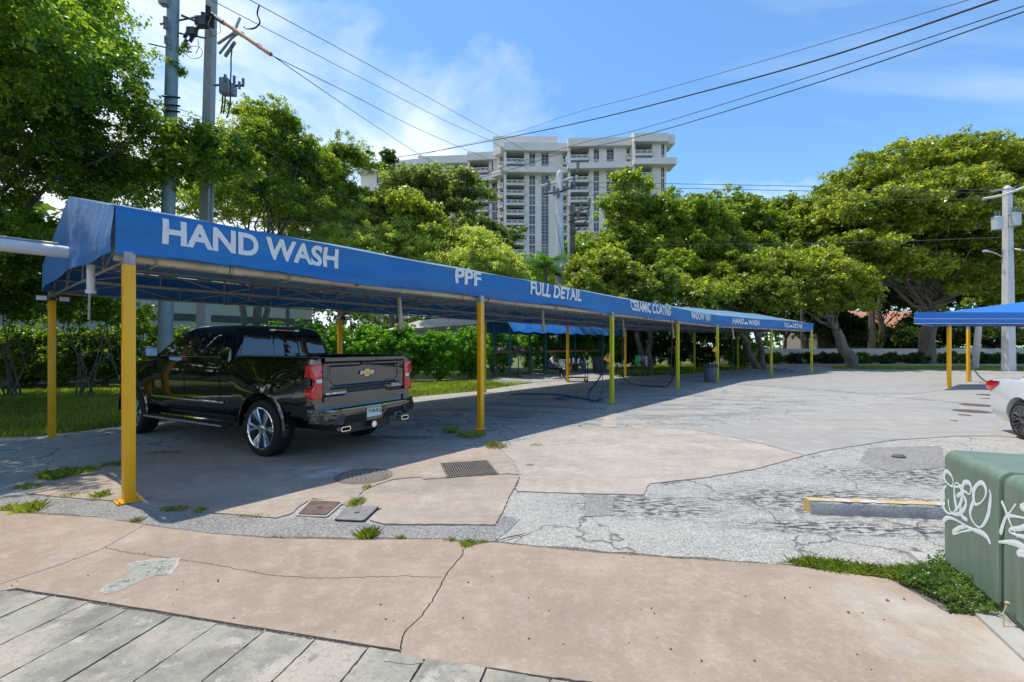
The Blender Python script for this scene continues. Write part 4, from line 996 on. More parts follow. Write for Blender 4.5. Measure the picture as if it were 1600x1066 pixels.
MB().box((A3+B3)/2+Vector((0, 4, -2.2)), ((B3-A3).length-1, 7, 4.2)).build('wall', mat('tan house wall', (.32, .29, .25), .8), b3)
lw = empty('garden_wall', (35, 42, 0), label='long low white garden wall behind the clipped hedge', cat='wall')
a, b = at(1150, 556, 43), at(1800, 556, 44); a.z = b.z = 0
for i in range(8):
    q0, q1 = a.lerp(b, i/8), a.lerp(b, (i+1)/8); ux = (q1-q0).normalized()
    MB().box((q0+q1)/2+Z3*.68, ((q1-q0).length-.03, .2, 1.36), (ux, Vector((-ux.y, ux.x, 0)), Z3)).build('wall_panel', wallw, lw)

# ------------------------------------------------------------ poles
pole_g = mat('blue grey galvanised pole', (.27, .335, .35), .55, metal=.25, var=[(1.4, (.20, .26, .28), .4, .7), (12, (.35, .41, .42), .55, .75)])
pole_c = mat('concrete pole', (.42, .40, .37), .85, var=[(1.3, (.33, .31, .29), .4, .7), (14, (.5, .48, .45), .5, .7)])
pole_w = mat('pale concrete pole', (.62, .62, .61), .8, var=[(1, (.52, .53, .53), .4, .7)])
timber = mat('weathered timber pole', (.20, .18, .16), .9, var=[(3, (.13, .115, .10), .4, .65)])
insul = mat('grey insulator', (.25, .26, .28), .35); steel = mat('dark line steel', (.06, .062, .068), .5, metal=.3); fib = mat('brown fibreglass arm', (.36, .13, .05), .45)
cableM = mat('black cable', (.012, .012, .014), .5); wireM = mat('grey wire', (.12, .12, .125), .5)
def sq(mb, a, b, w0, w1, rot=0.0, n=4): return mb.tube([a, b], [w0*.7071, w1*.7071], n)
def ptube(root, name, pts, r, m, n=8): return MB().tube(pts, r, n).build(name, m, root, smooth=n > 6)
p1 = empty('utility_pole', (*(at(256, 600, 14).xy), 0), label='round blue grey steel utility pole left of the concrete pole', cat='utility pole')
b0 = at(256, 541, 14); b0.z = 0; t0_ = at(273, -90, 14)
ptube(p1, 'pole', [b0, t0_], [.20, .155], pole_g, 20)
def bushing(root, c, s=1.0, m=insul, up=Z3):
    c = Vector(c); mb = MB(); rings = []
    for k in range(13):
        r_ = .05 if k % 2 else .09; mb_ = c+up*(k*.035*s); rings.append((mb_, r_*s))
    mb.tube([q[0] for q in rings], [q[1] for q in rings], 10); mb.build('insulator', m, root, smooth=False)
ptube(p1, 'line_arm', [at(250, 38, 14), at(330, 22, 14.4)], .028, steel); ptube(p1, 'line_arm', [at(262, 75, 14), at(232, 68, 13.8)], .022, steel)
bushing(p1, at(259, 45, 13.7), .8); MB().box(at(257, 2, 13.8), (.26, .22, .26)).build('cutout_box', insul, p1, bevel=.04); bushing(p1, at(259, 68, 13.7), .5)
for y in (150, 163, 172): ptube(p1, 'cable_clamp', [at(253, y, 13.8), at(281, y+3, 13.8)], .03, steel)
for y in (60, 92, 205, 330): ptube(p1, 'pole_step', [at(266-y*.02, y, 13.85), at(266-y*.02, y, 13.6)], .012, steel, 6)
p2 = empty('utility_pole', (*(at(316, 600, 15).xy), 0), label='square concrete utility pole carrying the brown angled arm and switchgear', cat='utility pole')
b0 = at(315, 541, 15); b0.z = 0; t0_ = at(333, -90, 15)
ptube(p2, 'pole', [b0, t0_], [.215, .16], pole_c, 4); ptube(p2, 'conduit', [at(326, 470, 14.7), at(334, 240, 14.7)], .055, pole_g, 8)
ptube(p2, 'angled_arm', [at(330, 22, 14.6), at(423, 85, 12.6)], .055, fib, 10)
ptube(p2, 'arm_sleeve', [at(334, 25, 14.5), at(350, 36, 14.1)], .07, steel, 8); ptube(p2, 'arm_sleeve', [at(372, 50, 13.7), at(378, 54, 13.6)], .08, steel, 8); ptube(p2, 'arm_sleeve', [at(402, 70, 13.1), at(407, 74, 13.0)], .07, steel, 8)
ptube(p2, 'switch_frame', [at(341, 68, 14.3), at(365, 52, 13.9), at(375, 28, 13.9)], .04, galv, 6); ptube(p2, 'switch_frame', [at(343, 84, 14.3), at(362, 60, 14.0), at(372, 52, 13.9)], .035, galv, 6)
ptube(p2, 'switch_frame', [at(352, 88, 14.3), at(367, 66, 14.0)], .05, galv, 6)
for c in ((325, 30), (331, 42), (318, 40)): bushing(p2, at(*c, 14.4), .9, steel)
MB().box(at(316, 35, 14.4), (.35, .25, .3)).build('switch_body', steel, p2, bevel=.04); MB().box(at(300, 50, 14.2), (.26, .2, .24)).build('switch_body', steel, p2, bevel=.04)
for c in ((296, 46), (305, 52), (292, 62), (311, 40)): bushing(p2, at(*c, 14.2), .75, steel, Vector((-.5, 0, -.8)).normalized())
ptube(p2, 'line_arm', [at(283, 24, 14), at(318, 38, 14.4)], .035, steel); ptube(p2, 'line_arm', [at(280, 52, 14), at(322, 60, 14.4)], .025, steel)
ptube(p2, 'line_arm', [at(335, 133, 14.6), at(380, 134, 14.0)], .035, steel)
MB().box(at(352, 136, 14.3), (.26, .26, .5)).build('recloser', mat('recloser grey', (.22, .23, .22), .5), p2, bevel=.04); MB().box(at(363, 141, 14.1), (.2, .2, .34)).build('recloser', insul, p2, bevel=.03)
for c in ((352, 128), (374, 139), (380, 134), (366, 130)): bushing(p2, at(*c, 14.0), .5, insul)
def coil(cx_0, cy_0, r_, D, t=0): return [at(cx_0+r_*math.cos(a)*1.25+t*a, cy_0+r_*math.sin(a), D) for a in np.linspace(0, 12, 40)]
ptube(p2, 'wire_coil', coil(304, 82, 10, 14.2), .008, cableM, 5); ptube(p2, 'wire_loop', [at(330, 25, 14.3), at(325, 40, 14.1), at(332, 58, 14.1), at(345, 50, 14.1), at(343, 34, 14.2)], .009, cableM, 5)
for pts in ([(363, 70), (361, 90), (361, 110), (360, 130), (360, 155), (358, 172), (354, 185)], [(348, 150), (347, 165), (345, 178)], [(352, 150), (351, 165), (349, 178)]):
    ptube(p2, 'riser_cable', [at(a, b, 13.9) for a, b in pts], .022, cableM, 6)
ptube(p2, 'riser_cable', [at(309, 62, 14.2), at(311, 74, 14.2), at(306, 84, 14.2)], .01, cableM, 5)
# tall pole behind the canopy
p3 = empty('utility_pole', (*(at(876, 600, 31).xy), 0), label='tall pale grey concrete utility pole rising in front of the tower', cat='utility pole')
b0 = at(876, 541, 31); b0.z = 0
ptube(p3, 'pole', [b0, at(874, 272, 31), at(875, 266, 31)], [.40, .23, .05], pole_w, 8)
ptube(p3, 'crossarm', [at(846, 291, 31), at(866, 286, 31), at(903, 276, 30.6)], .09, pole_w, 6)
ptube(p3, 'crossarm', [at(851, 303, 30.8), at(875, 300, 30.8), at(900, 291, 30.4)], .06, steel, 6)
for c in ((850, 285), (903, 268), (858, 297), (866, 305), (886, 296), (897, 289), (872, 308)): bushing(p3, at(*c, 30.6), 1.3, insul)
ptube(p3, 'jumper_wire', [at(841, 289, 30.8), at(848, 277, 30.8), at(858, 273, 30.8), at(864, 280, 30.8)], .02, wireM, 5); ptube(p3, 'jumper_wire', [at(885, 272, 30.8), at(893, 265, 30.8), at(903, 264, 30.8), at(912, 272, 30.8)], .02, wireM, 5)
ptube(p3, 'strap', [at(867, 427, 30.6), at(885, 430, 30.6)], .14, steel, 8); ptube(p3, 'guy_wire', [at(868, 335, 30.6), at(874, 375, 30.5), at(884, 425, 30.5)], .02, wireM, 5)
p4 = empty('utility_pole', (*(at(893, 600, 33).xy), 0), label='darker timber utility pole right behind the pale concrete pole', cat='utility pole')
b0 = at(895, 541, 33); b0.z = 0
ptube(p4, 'pole', [b0, at(893, 322, 33)], [.30, .22], timber, 12); ptube(p4, 'steel_channel', [at(889, 470, 32.7), at(889, 330, 32.7)], .09, pole_w, 6)
ptube(p4, 'crossarm', [at(888, 336, 32.6), at(922, 324, 32.2)], .07, timber, 6); ptube(p4, 'crossarm', [at(895, 366, 32.6), at(920, 341, 32.2)], .05, steel, 6); ptube(p4, 'crossarm', [at(888, 347, 32.6), at(918, 340, 32.2)], .05, steel, 6)
for c in ((921, 322), (908, 327), (897, 331), (919, 338), (903, 344)): bushing(p4, at(*c, 32.2), 1.2, insul)
MB().box(at(893, 437, 32.5), (.7, .5, .9)).build('splice_box', steel, p4, bevel=.1); ptube(p4, 'cable_bundle', [at(890, 420, 32.5), at(896, 430, 32.4), at(888, 445, 32.4), at(897, 452, 32.4)], .06, cableM, 6)
# right-hand pole
p5 = empty('utility_pole', (*(g(1576, 580).xy), 0), label='pale concrete utility pole with two transformers at the right edge', cat='utility pole')
b0 = g(1576, 580); ptube(p5, 'pole', [b0, at(1574, 295, 29.6), at(1574, 290, 29.6)], [.34, .22, .08], pole_w, 4)
for c, l_ in ((1558, 349), (1586, 343)):
    k = at(c, l_, 29.2); MB().lathe([(.02, -.42), (.27, -.40), (.28, .32), (.31, .34), (.30, .38), (.02, .46)], c=k, n=20).build('transformer', mat('pale grey tank', (.50, .54, .56), .45) if c < 1570 else bpy.data.materials['pale grey tank'], p5, smooth=True)
    bushing(p5, k+Vector((.12, 0, .42)), .8); bushing(p5, k+Vector((-.12, 0, .42)), .8)
ptube(p5, 'crossarm', [at(1536, 311, 29.4), at(1568, 305, 29.4), at(1616, 287, 29)], .08, pole_w, 6); ptube(p5, 'crossarm', [at(1548, 299, 29.2), at(1585, 294, 29.2)], .05, galv, 6)
ptube(p5, 'lamp_arm', [at(1567, 402, 29.4), at(1556, 396, 29.0), at(1545, 393, 28.6)], .045, galv, 8)
MB().lathe([(.02, -.05), (.14, -.04), (.17, .03), (.10, .08), (.02, .09)], c=at(1540, 393, 28.5), n=14).build('lamp_head', pole_w, p5, smooth=True)
ptube(p5, 'lamp_arm', [at(1583, 389, 29.4), at(1605, 392, 28.6)], .05, galv, 8)
p6 = empty('leaning_post', (*(g(1524, 577).xy), 0), label='pale leaning post behind the right hand blue canopy', cat='post')
ptube(p6, 'post', [g(1523, 577), at(1531, 490, 30.5)], [.2, .17], pole_w, 8)

# ------------------------------------------------------------ overhead wires
def wire(label, pts, r, m=wireM, sag=0.0, name='overhead_wire', group='overhead wires'):
    P = [at(*p) for p in pts]; out = []
    if len(P) == 2:
        for k in range(25):
            t = k/24; q = P[0].lerp(P[1], t); q.z -= sag*4*t*(1-t); out.append(q)
    else:
        for i in range(len(P)-1):                  # smooth through the points
            p0_, p1_, p2_, p3_ = P[max(i-1, 0)], P[i], P[i+1], P[min(i+2, len(P)-1)]
            for k in range(8):
                t = k/8; out.append(.5*((2*p1_)+(p2_-p0_)*t+(2*p0_-5*p1_+4*p2_-p3_)*t*t+(3*p1_-p0_-3*p2_+p3_)*t**3))
        out.append(P[-1])
    o = MB().tube(out, r, 5).build(name, m); tag(o, label, 'wire', group); return o
wire('wire from the brown arm that drops lowest toward the tower', [(423, 85, 12.6), (517, 150, 18), (590, 199, 24), (668, 248, 32), (760, 292, 40)], .013, wireM)
wire('second wire leaving the brown arm, above the lowest one', [(423, 86, 12.6), (553, 150, 19), (650, 200, 26), (754, 245, 33), (850, 284, 40)], .013, wireM)
wire('wire from the top left that passes behind both left poles', [(285, -25, 11), (345, 8, 13.5), (480, 78, 18), (619, 150, 24), (700, 191, 28), (787, 232, 32), (850, 290, 31)], .012, wireM)
wire('uppermost of the left wires running down toward the tower', [(370, -12, 12), (405, 8, 13), (530, 76, 18), (665, 150, 24), (750, 197, 28), (826, 237, 32), (903, 276, 31)], .012, wireM)
wire('thick black cable sweeping up to the top right from behind the left trees', [(555, 252, 48), (640, 243, 40), (793, 215, 31), (930, 186, 24), (1100, 143, 18), (1300, 87, 14), (1575, -6, 11)], .026, cableM)
wire('thin cable that joins the thick black cable near the tower roof', [(610, 255, 48), (700, 232, 38), (793, 211, 31), (900, 176, 25), (1000, 150, 21), (1200, 93, 16), (1520, -2, 11.5)], .011, wireM)
wire('lower of the two black cables rising to the right edge', [(620, 310, 44), (780, 270, 33), (874, 241, 29), (1000, 213, 23), (1250, 138, 15), (1610, 15, 10.5)], .017, cableM)
wire('upper of the two black cables rising to the right edge', [(700, 290, 40), (800, 257, 32), (900, 226, 27), (1000, 202, 23), (1250, 125, 15), (1610, 6, 10.5)], .013, cableM)
for i, (y0, y1, w_) in enumerate(((286, 297, 'top'), (293, 301, 'middle'), (306, 311, 'lowest'))):
    wire(f'{w_} of the three thin wires between the tower and the right pole', [(870, y0-1, 31), (1040, y0+1, 30), (1300, y0+6, 29), (1548, y1, 29)], .018, wireM)
wire('single thin wire crossing in front of the right hand trees', [(893, 385, 32), (1100, 382, 30), (1340, 379, 29), (1565, 371, 29.2)], .018, wireM)
wire('stay wire slanting down right from the transformer pole', [(1580, 300, 29), (1620, 370, 27)], .02, wireM)
wire('heavy dark cable sagging across the trees above the canopy', [(-60, 195, 10.5), (100, 225, 12), (250, 262, 13.5), (420, 300, 17), (517, 330, 20), (612, 373, 24), (700, 392, 27), (832, 414, 31)], .018, cableM)
wire('thin cable strung above the heavy dark cable', [(210, 148, 13), (330, 190, 14.5), (450, 255, 18), (560, 318, 22), (700, 380, 28)], .010, wireM)
wire('lower dark cable behind the lettered canopy', [(-60, 250, 11), (150, 292, 12.5), (350, 342, 16), (517, 352, 20), (612, 378, 24)], .016, cableM)
wire('cable with a hanging loop near the top of the left wires', [(405, 8, 13), (402, 22, 13), (406, 35, 13), (398, 44, 13), (386, 45, 13), (381, 42, 13)], .022, cableM, name='cable_loop')

# ------------------------------------------------------------ trees
bark = mat('grey brown bark', (.17, .145, .115), .9, var=[(3, (.10, .085, .068), .4, .65, 6, (1, 1, .3))], bump=(12, .8, .03))
bark_l = mat('pale fig bark', (.21, .185, .155), .9, var=[(2, (.12, .105, .09), .4, .65, 8, (1, 1, .4))], bump=(10, .7, .03))
lf_fig = leafmat('fig leaves', (0.037, 0.085, 0.014), (0.085, 0.156, 0.019), (0.190, 0.260, 0.038))
lf_mid = leafmat('green leaves', (0.065, 0.116, 0.019), (0.124, 0.189, 0.026), (0.270, 0.320, 0.050))
lf_yel = leafmat('yellow green leaves', (0.071, 0.111, 0.019), (0.150, 0.192, 0.030), (0.320, 0.340, 0.060))
lf_pale = leafmat('pale feathery leaves', (0.153, 0.204, 0.060), (0.286, 0.338, 0.104), (0.420, 0.430, 0.170))
lf_grey = leafmat('grey green leaves', (0.051, 0.093, 0.034), (0.111, 0.156, 0.055), (0.230, 0.260, 0.120))
lf_dark = leafmat('dark understory leaves', (0.022, 0.044, 0.012), (0.036, 0.068, 0.016), (0.065, 0.100, 0.022))  # dark leaf colour; carries the shade on the bushes behind the canopy
lf_hedge = leafmat('clusia hedge leaves', (0.051, 0.136, 0.020), (0.111, 0.247, 0.026), (0.190, 0.320, 0.038))
def bl_(px, py, D, rx, ry, dz=None, dy=0):
    c = at(px, py, D+dy); k = D/FP; return (tuple(c), (rx*k, (dz if dz else (rx+ry)/2*k), ry*k))
def base(px, D): c = at(px, 541, D); return (c.x, c.y, 0)
tree('fig_tree', (-19, 14, 0), [bl_(-130, 120, 13, 190, 210), bl_(60, 100, 12.5, 150, 125), bl_(120, 40, 13, 75, 60), bl_(150, 175, 12.5, 85, 60), bl_(70, 300, 13.5, 165, 130), bl_(185, 300, 14.2, 70, 70), bl_(-60, 420, 13.5, 160, 110), bl_(225, 215, 12.8, 45, 22), bl_(20, 190, 12, 120, 110), bl_(20, 390, 12.5, 95, 70), bl_(20, 490, 15.5, 80, 60), bl_(60, 420, 15, 110, 60, 2), bl_(-250, 60, 11, 200, 200), ((-9.3, 7.9, 7.0), (2.0, 2.4, 1.5)), ((-10.5, 9.5, 8.5), (2.2, 2, 1.6))],
     1800, 150, .52, .15, lf_fig, bark, 'huge dense fig tree filling the upper left corner', seed=3, trunk=(.35, .55), fork=.45, nb=26, ratio=.55, shell=.35)
tree('broadleaf_tree', base(390, 21), [bl_(300, 225, 13.6, 42, 28, .7), bl_(300, 275, 13.6, 62, 52, .9), bl_(345, 265, 14.5, 45, 60), bl_(420, 240, 23, 60, 50), bl_(400, 190, 23, 40, 25), bl_(470, 280, 24, 60, 50), bl_(400, 330, 23, 110, 60), bl_(540, 255, 26, 45, 26), bl_(500, 300, 25, 50, 40), bl_(440, 205, 23, 22, 36)],
     900, 150, .56, .17, lf_mid, bark, 'mid green tree whose branches cover the two left utility poles', seed=4, trunk=(.16, .24), fork=.4, nb=22, ratio=.55)
tree('feathery_tree', base(520, 27), [bl_(480, 350, 25, 60, 40), bl_(455, 345, 24.5, 35, 25), bl_(520, 400, 25, 95, 40), bl_(610, 395, 26, 80, 38), bl_(560, 355, 26, 50, 34), bl_(690, 425, 26, 80, 32)],
     800, 170, .52, .17, lf_pale, bark_l, 'pale yellow green feathery tree just above the canopy roof', seed=5, trunk=(.10, .16), fork=.45, nb=18, ratio=.28, up=.5)
tree('feathery_tree', base(770, 29), [bl_(760, 420, 27, 60, 42), bl_(745, 380, 27, 30, 30), bl_(785, 440, 27, 50, 24), bl_(700, 440, 26.5, 50, 25)],
     240, 190, .45, .16, lf_pale, bark_l, 'smaller pale feathery tree left of the palm', seed=6, trunk=(.08, .14), fork=.45, nb=10, ratio=.28, up=.5)
tree('broadleaf_tree', base(640, 30), [bl_(610, 340, 27, 60, 36), bl_(560, 325, 27, 45, 26), bl_(660, 355, 28, 50, 30), bl_(520, 330, 27, 40, 30), bl_(640, 390, 28, 90, 35)],
     330, 150, .7, .21, lf_yel, bark, 'bright green tree in the middle of the left tree group', seed=7, trunk=(.15, .22), fork=.45, nb=12)
tree('spreading_tree', base(690, 36), [bl_(650, 290, 34, 55, 24), bl_(700, 286, 34, 55, 18), bl_(745, 312, 34, 35, 12), bl_(690, 330, 34, 65, 26), bl_(720, 370, 33, 75, 28), bl_(770, 375, 33, 35, 20), bl_(660, 310, 35, 50, 40), bl_(755, 400, 33, 50, 30)],
     440, 130, .62, .22, lf_grey, bark, 'grey green spreading tree reaching in front of the tower', seed=8, trunk=(.16, .25), fork=.5, nb=16, flat=.5)
tree('vine_covered_stump', base(608, 38), [bl_(604, 258, 36, 10, 24, .6), bl_(608, 285, 36, 12, 22, .6), bl_(624, 290, 36, 16, 13, .7), bl_(612, 310, 36, 20, 20, .8)],
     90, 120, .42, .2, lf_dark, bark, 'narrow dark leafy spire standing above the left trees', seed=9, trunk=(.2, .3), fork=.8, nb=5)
tree('broadleaf_tree', base(1018, 36), [bl_(985, 296, 33, 36, 20), bl_(975, 330, 33, 40, 20), bl_(1050, 345, 34, 70, 40), bl_(1005, 365, 34, 60, 35), bl_(1060, 400, 34, 80, 45), bl_(985, 395, 33, 50, 40), bl_(1030, 420, 32, 70, 36), bl_(940, 410, 32, 45, 34), bl_(1100, 350, 35, 50, 32)],
     820, 145, .68, .22, lf_mid, bark_l, 'tree with pale forking limbs right of the tower', seed=10, trunk=(.2, .32), fork=.55, nb=24)
tree('broadleaf_tree', base(1140, 42), [bl_(1140, 345, 39, 60, 38), bl_(1190, 375, 39, 60, 40), bl_(1120, 400, 38, 80, 50), bl_(1210, 335, 41, 45, 18), bl_(1240, 370, 40, 60, 50), bl_(1160, 420, 36, 80, 40), bl_(1240, 420, 37, 70, 36), bl_(1100, 440, 36, 60, 30)],
     800, 140, .8, .25, lf_mid, bark, 'rounded green tree in the middle of the right tree line', seed=11, trunk=(.2, .32), fork=.45, nb=18)
tree('rain_tree', base(1450, 39), [bl_(1300, 430, 34, 50, 26), bl_(1500, 255, 38, 110, 28), bl_(1570, 275, 38, 90, 38), bl_(1420, 265, 38, 90, 34), bl_(1350, 300, 38, 80, 36), bl_(1310, 345, 38, 70, 36), bl_(1450, 310, 39, 110, 40), bl_(1530, 330, 37, 100, 40), bl_(1620, 320, 38, 80, 80), bl_(1400, 370, 37, 120, 42), bl_(1510, 400, 37, 110, 40), bl_(1290, 385, 38, 60, 34), bl_(1480, 235, 38, 60, 14), bl_(1330, 350, 35, 70, 40), bl_(1400, 330, 34, 80, 40), bl_(1480, 360, 34, 80, 36), bl_(1560, 400, 35, 80, 40), bl_(1380, 420, 36, 70, 34), bl_(1500, 440, 38, 60, 22), bl_(1550, 350, 34, 60, 30), bl_(1420, 425, 34, 60, 30), bl_(1555, 450, 34, 60, 34), bl_(1350, 395, 33, 55, 30), bl_(1600, 400, 34, 60, 40), bl_(1480, 300, 34, 90, 30)],
     1900, 150, .85, .25, lf_yel, bark_l, 'giant spreading shade tree behind the right hand canopy', seed=12, trunk=(.42, .70), fork=.42, nb=30, flat=.5)
tree('broadleaf_tree', base(1660, 42), [bl_(1630, 420, 39, 90, 60), bl_(1700, 350, 40, 100, 90), bl_(1600, 470, 40, 60, 30)],
     380, 130, .9, .26, lf_mid, bark, 'tree leaning in at the right edge behind the transformer pole', seed=13, trunk=(.3, .4), fork=.4, nb=12)
tree('shade_tree', base(1330, 34), [bl_(1290, 435, 32, 55, 40), bl_(1330, 455, 32, 35, 28), bl_(1250, 465, 32, 50, 34), bl_(1310, 480, 32, 45, 20), bl_(1230, 425, 33, 40, 28)],
     360, 150, .66, .21, lf_yel, bark_l, 'low bright tree with a thick pale trunk beside the far canopy end', seed=14, trunk=(.28, .45), fork=.5, nb=18)
tree('shade_tree', base(1190, 33), [bl_(1160, 460, 31, 70, 34), bl_(1110, 470, 31, 60, 30), bl_(1200, 480, 31, 50, 24), bl_(1150, 430, 32, 60, 28)],
     360, 150, .66, .21, lf_yel, bark_l, 'low bright tree behind the WINDOW TINT lettering', seed=15, trunk=(.16, .26), fork=.5, nb=14, stems=2)
tree('shade_tree', base(1010, 30), [bl_(940, 430, 28, 50, 32), bl_(920, 455, 27, 35, 26), bl_(1000, 450, 28, 60, 30), bl_(1060, 465, 29, 60, 28), bl_(960, 470, 28, 60, 24)],
     400, 155, .60, .2, lf_yel, bark_l, 'low bright tree right of the tall concrete pole', seed=16, trunk=(.14, .22), fork=.5, nb=14, stems=2)
tree('broadleaf_tree', base(840, 37), [bl_(820, 425, 35, 50, 24), bl_(780, 450, 34, 60, 24), bl_(850, 450, 34, 40, 30), bl_(910, 400, 36, 30, 30)],
     190, 130, .7, .22, lf_mid, bark, 'small tree filling the gap below the tower', seed=17, trunk=(.12, .2), fork=.5, nb=8)
tree('broadleaf_tree', (-16, 4, 0), [((-15.5, 4, 4.5), (4, 4, 3.2)), ((-14, 2, 2.5), (3, 3, 2.2)), ((-15, 7, 3), (3, 3, 2.6))],
     420, 110, .6, .24, lf_fig, bark, 'unseen tree added left of the view to darken the truck side', seed=18, trunk=(.2, .3), fork=.5, nb=8)  # added out of view so the pickup flank reflects dark leaves
# shaded trees and shrubs under the big crowns
und = [(1220, 505, 50, 50, 44), (1300, 520, 52, 50, 36), (1370, 470, 50, 60, 34), (1390, 535, 47, 45, 16), (1460, 520, 48, 60, 30), (1540, 470, 50, 70, 42), (1540, 530, 46, 60, 22), (1620, 510, 48, 70, 44), (1260, 455, 50, 60, 34), (1450, 450, 52, 70, 34), (1150, 500, 46, 60, 36)]
unl = ['dark shaded tree behind the far end of the lettered canopy', 'dark shaded tree left of the tiled roof', 'dark crown hanging over the tiled roof', 'dark shrub before the tiled house', 'dark shrub by the giant tree trunk', 'dark crown above the leaning post', 'dark shrub behind the leaning post', 'dark shaded tree behind the transformer pole', 'dark crown over the bright low tree', 'dark crown inside the giant tree shade', 'dark shaded tree behind the two stemmed bright tree']
for i, (px, py, D, rx, ry) in enumerate(und):
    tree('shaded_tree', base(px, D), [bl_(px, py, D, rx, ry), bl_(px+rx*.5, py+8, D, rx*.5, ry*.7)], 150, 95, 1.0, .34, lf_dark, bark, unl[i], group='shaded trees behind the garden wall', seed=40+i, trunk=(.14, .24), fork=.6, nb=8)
for i, (px, D, hh, r_) in enumerate(((1362, 45, 9, .35), (1372, 46, 9, .3), (1253, 44, 7, .2))):
    o = empty('tree_trunk', base(px, D), label=['dark straight trunk left of its twin before the tiled roof', 'dark straight trunk right of its twin before the tiled roof', 'slender dark trunk near the far canopy end'][i], cat='tree'); b_ = Vector(base(px, D)); m_ = MB(); limb(m_, b_, b_+Vector((.3, 0, hh)), r_, r_*.6, rng, 8, 5, .02); m_.build('trunk', bark, o, smooth=True)
# far wood closing the horizon
rs = np.random.default_rng(90); C = []
for k in range(1000):
    a = rs.uniform(-1.5, 1.6); D = rs.uniform(62, 95); C.append((a*D, D, rs.uniform(.5, 8.5)*(1.1 if a < .2 else 1.25)))
for k in range(500):                               # unseen trees added at left and behind the camera to darken truck reflections
    a = rs.uniform(0, 1); C.append((-26+rs.normal()*1.5, -28+a*60, rs.uniform(.5, 8)) if k < 220 else (-30+a*75, -30+rs.normal()*2, rs.uniform(.5, 9)))
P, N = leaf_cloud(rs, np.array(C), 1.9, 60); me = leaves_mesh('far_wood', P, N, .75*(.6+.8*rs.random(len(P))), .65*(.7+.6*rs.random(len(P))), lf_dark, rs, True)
o = link('far_wood', me, None, Vector()); tag(o, 'far mass of dark trees closing the horizon, plus an added belt out of view', 'wood', kind='stuff')

# hedges and shrubs: each its own bush
def bush(px, D, w, h, m, label, n=90, per=110, cr=.30, leaf=.10, seed=1, group=None, name='shrub', dz=.8, ratio=.6, z0=0.0):
    b_ = Vector(base(px, D)); rs = np.random.default_rng(seed); root = empty(name, b_, label=label, cat='shrub', group=group)
    C = []
    for _ in range(n):
        d = rs.normal(size=3); d /= np.linalg.norm(d); q = .45+.5*rs.random()**.5
        C.append((b_.x+d[0]*w/2*q, b_.y+d[1]*dz*q, max(.12, z0+h*.5+d[2]*h*.5*q)))
    P, N = leaf_cloud(rs, np.array(C), cr, per, .4, .8); ok = P[:, 2] > .02; P, N = P[ok], N[ok]
    fr = D > 28
    link('foliage', leaves_mesh('foliage', P-np.array(b_), N, leaf*(1.1 if fr else 1)*(.6+.8*rs.random(len(P))), leaf*ratio*(1.45 if fr else 1)*(.7+.6*rs.random(len(P))), m, rs, fr), root)
    mb = MB()
    for k in range(6):
        e = C[rs.integers(n)]; limb(mb, b_+Vector((rs.normal()*.1, rs.normal()*.1, 0)), e, .03, .008, rs, 5, 3, .06)
    mb.build('stems', bark, root); return root
hl = [(425, 19.5, 'leftmost bright clusia bush beside the pickup cab'), (478, 20, 'bright clusia bush behind the pickup bed'), (530, 20.4, 'bright clusia bush around the yellow post behind the tailgate'), (580, 21, 'bright clusia bush right of the post behind the tailgate'), (632, 21.5, 'bright clusia bush right behind the tail lamp'), (685, 22, 'bright clusia bush left of the black bollard'), (735, 22.8, 'bright clusia bush behind the black bollard')]
for i, (px, D, lb) in enumerate(hl): bush(px, D, 2.0, 2.55+.15*math.sin(i*2.1), lf_hedge, lb, 150, 110, .26, .115, 100+i, 'bright hedge bushes along the lawn')
hl = [(785, 28.5, 'green bush behind the first rack frame'), (840, 29.5, 'green bush behind the seated person'), (895, 30.5, 'green bush behind the trolley'), (945, 32, 'green bush behind the grey bin')]
for i, (px, D, lb) in enumerate(hl): bush(px, D, 2.6, 2.7, lf_hedge, lb, 110, 100, .34, .15, 120+i, 'green bushes behind the shelter')
hl = [(-150, 17, 'dark bush at the far left edge'), (-60, 17.5, 'dark bush left of the first yellow post'), (35, 18, 'dark bush behind the leftmost yellow post'), (105, 18.3, 'dark bush between the two left posts'), (165, 18.6, 'dark bush left of the round steel pole'), (225, 18.8, 'dark bush at the foot of the round steel pole'), (290, 19, 'dark bush at the foot of the concrete pole'), (350, 19.3, 'dark bush in front of the white building')]
for i, (px, D, lb) in enumerate(hl): bush(px, D, 2.3, 2.45+.2*math.sin(i*1.7), lf_fig, lb, 130, 100, .28, .11, 140+i, 'dark hedge bushes under the fig tree')
hl = [(1000, 33, 3.2, 'dark bush behind the small trolley'), (1050, 33.5, 3.4, 'dark bush left of the blue bin'), (1100, 34, 3.2, 'dark bush behind the blue bin'), (1150, 35, 2.9, 'rounded shrub at the right end of the dark bushes'), (965, 33, 3.4, 'dark bush right of the rack frames')]
for i, (px, D, h_, lb) in enumerate(hl): bush(px, D, 3.0, h_, lf_dark if i != 3 else lf_fig, lb, 110, 100, .38, .17, 160+i, 'dark bushes behind the far canopy bays')  # shade on these bushes is put into their dark leaf colour
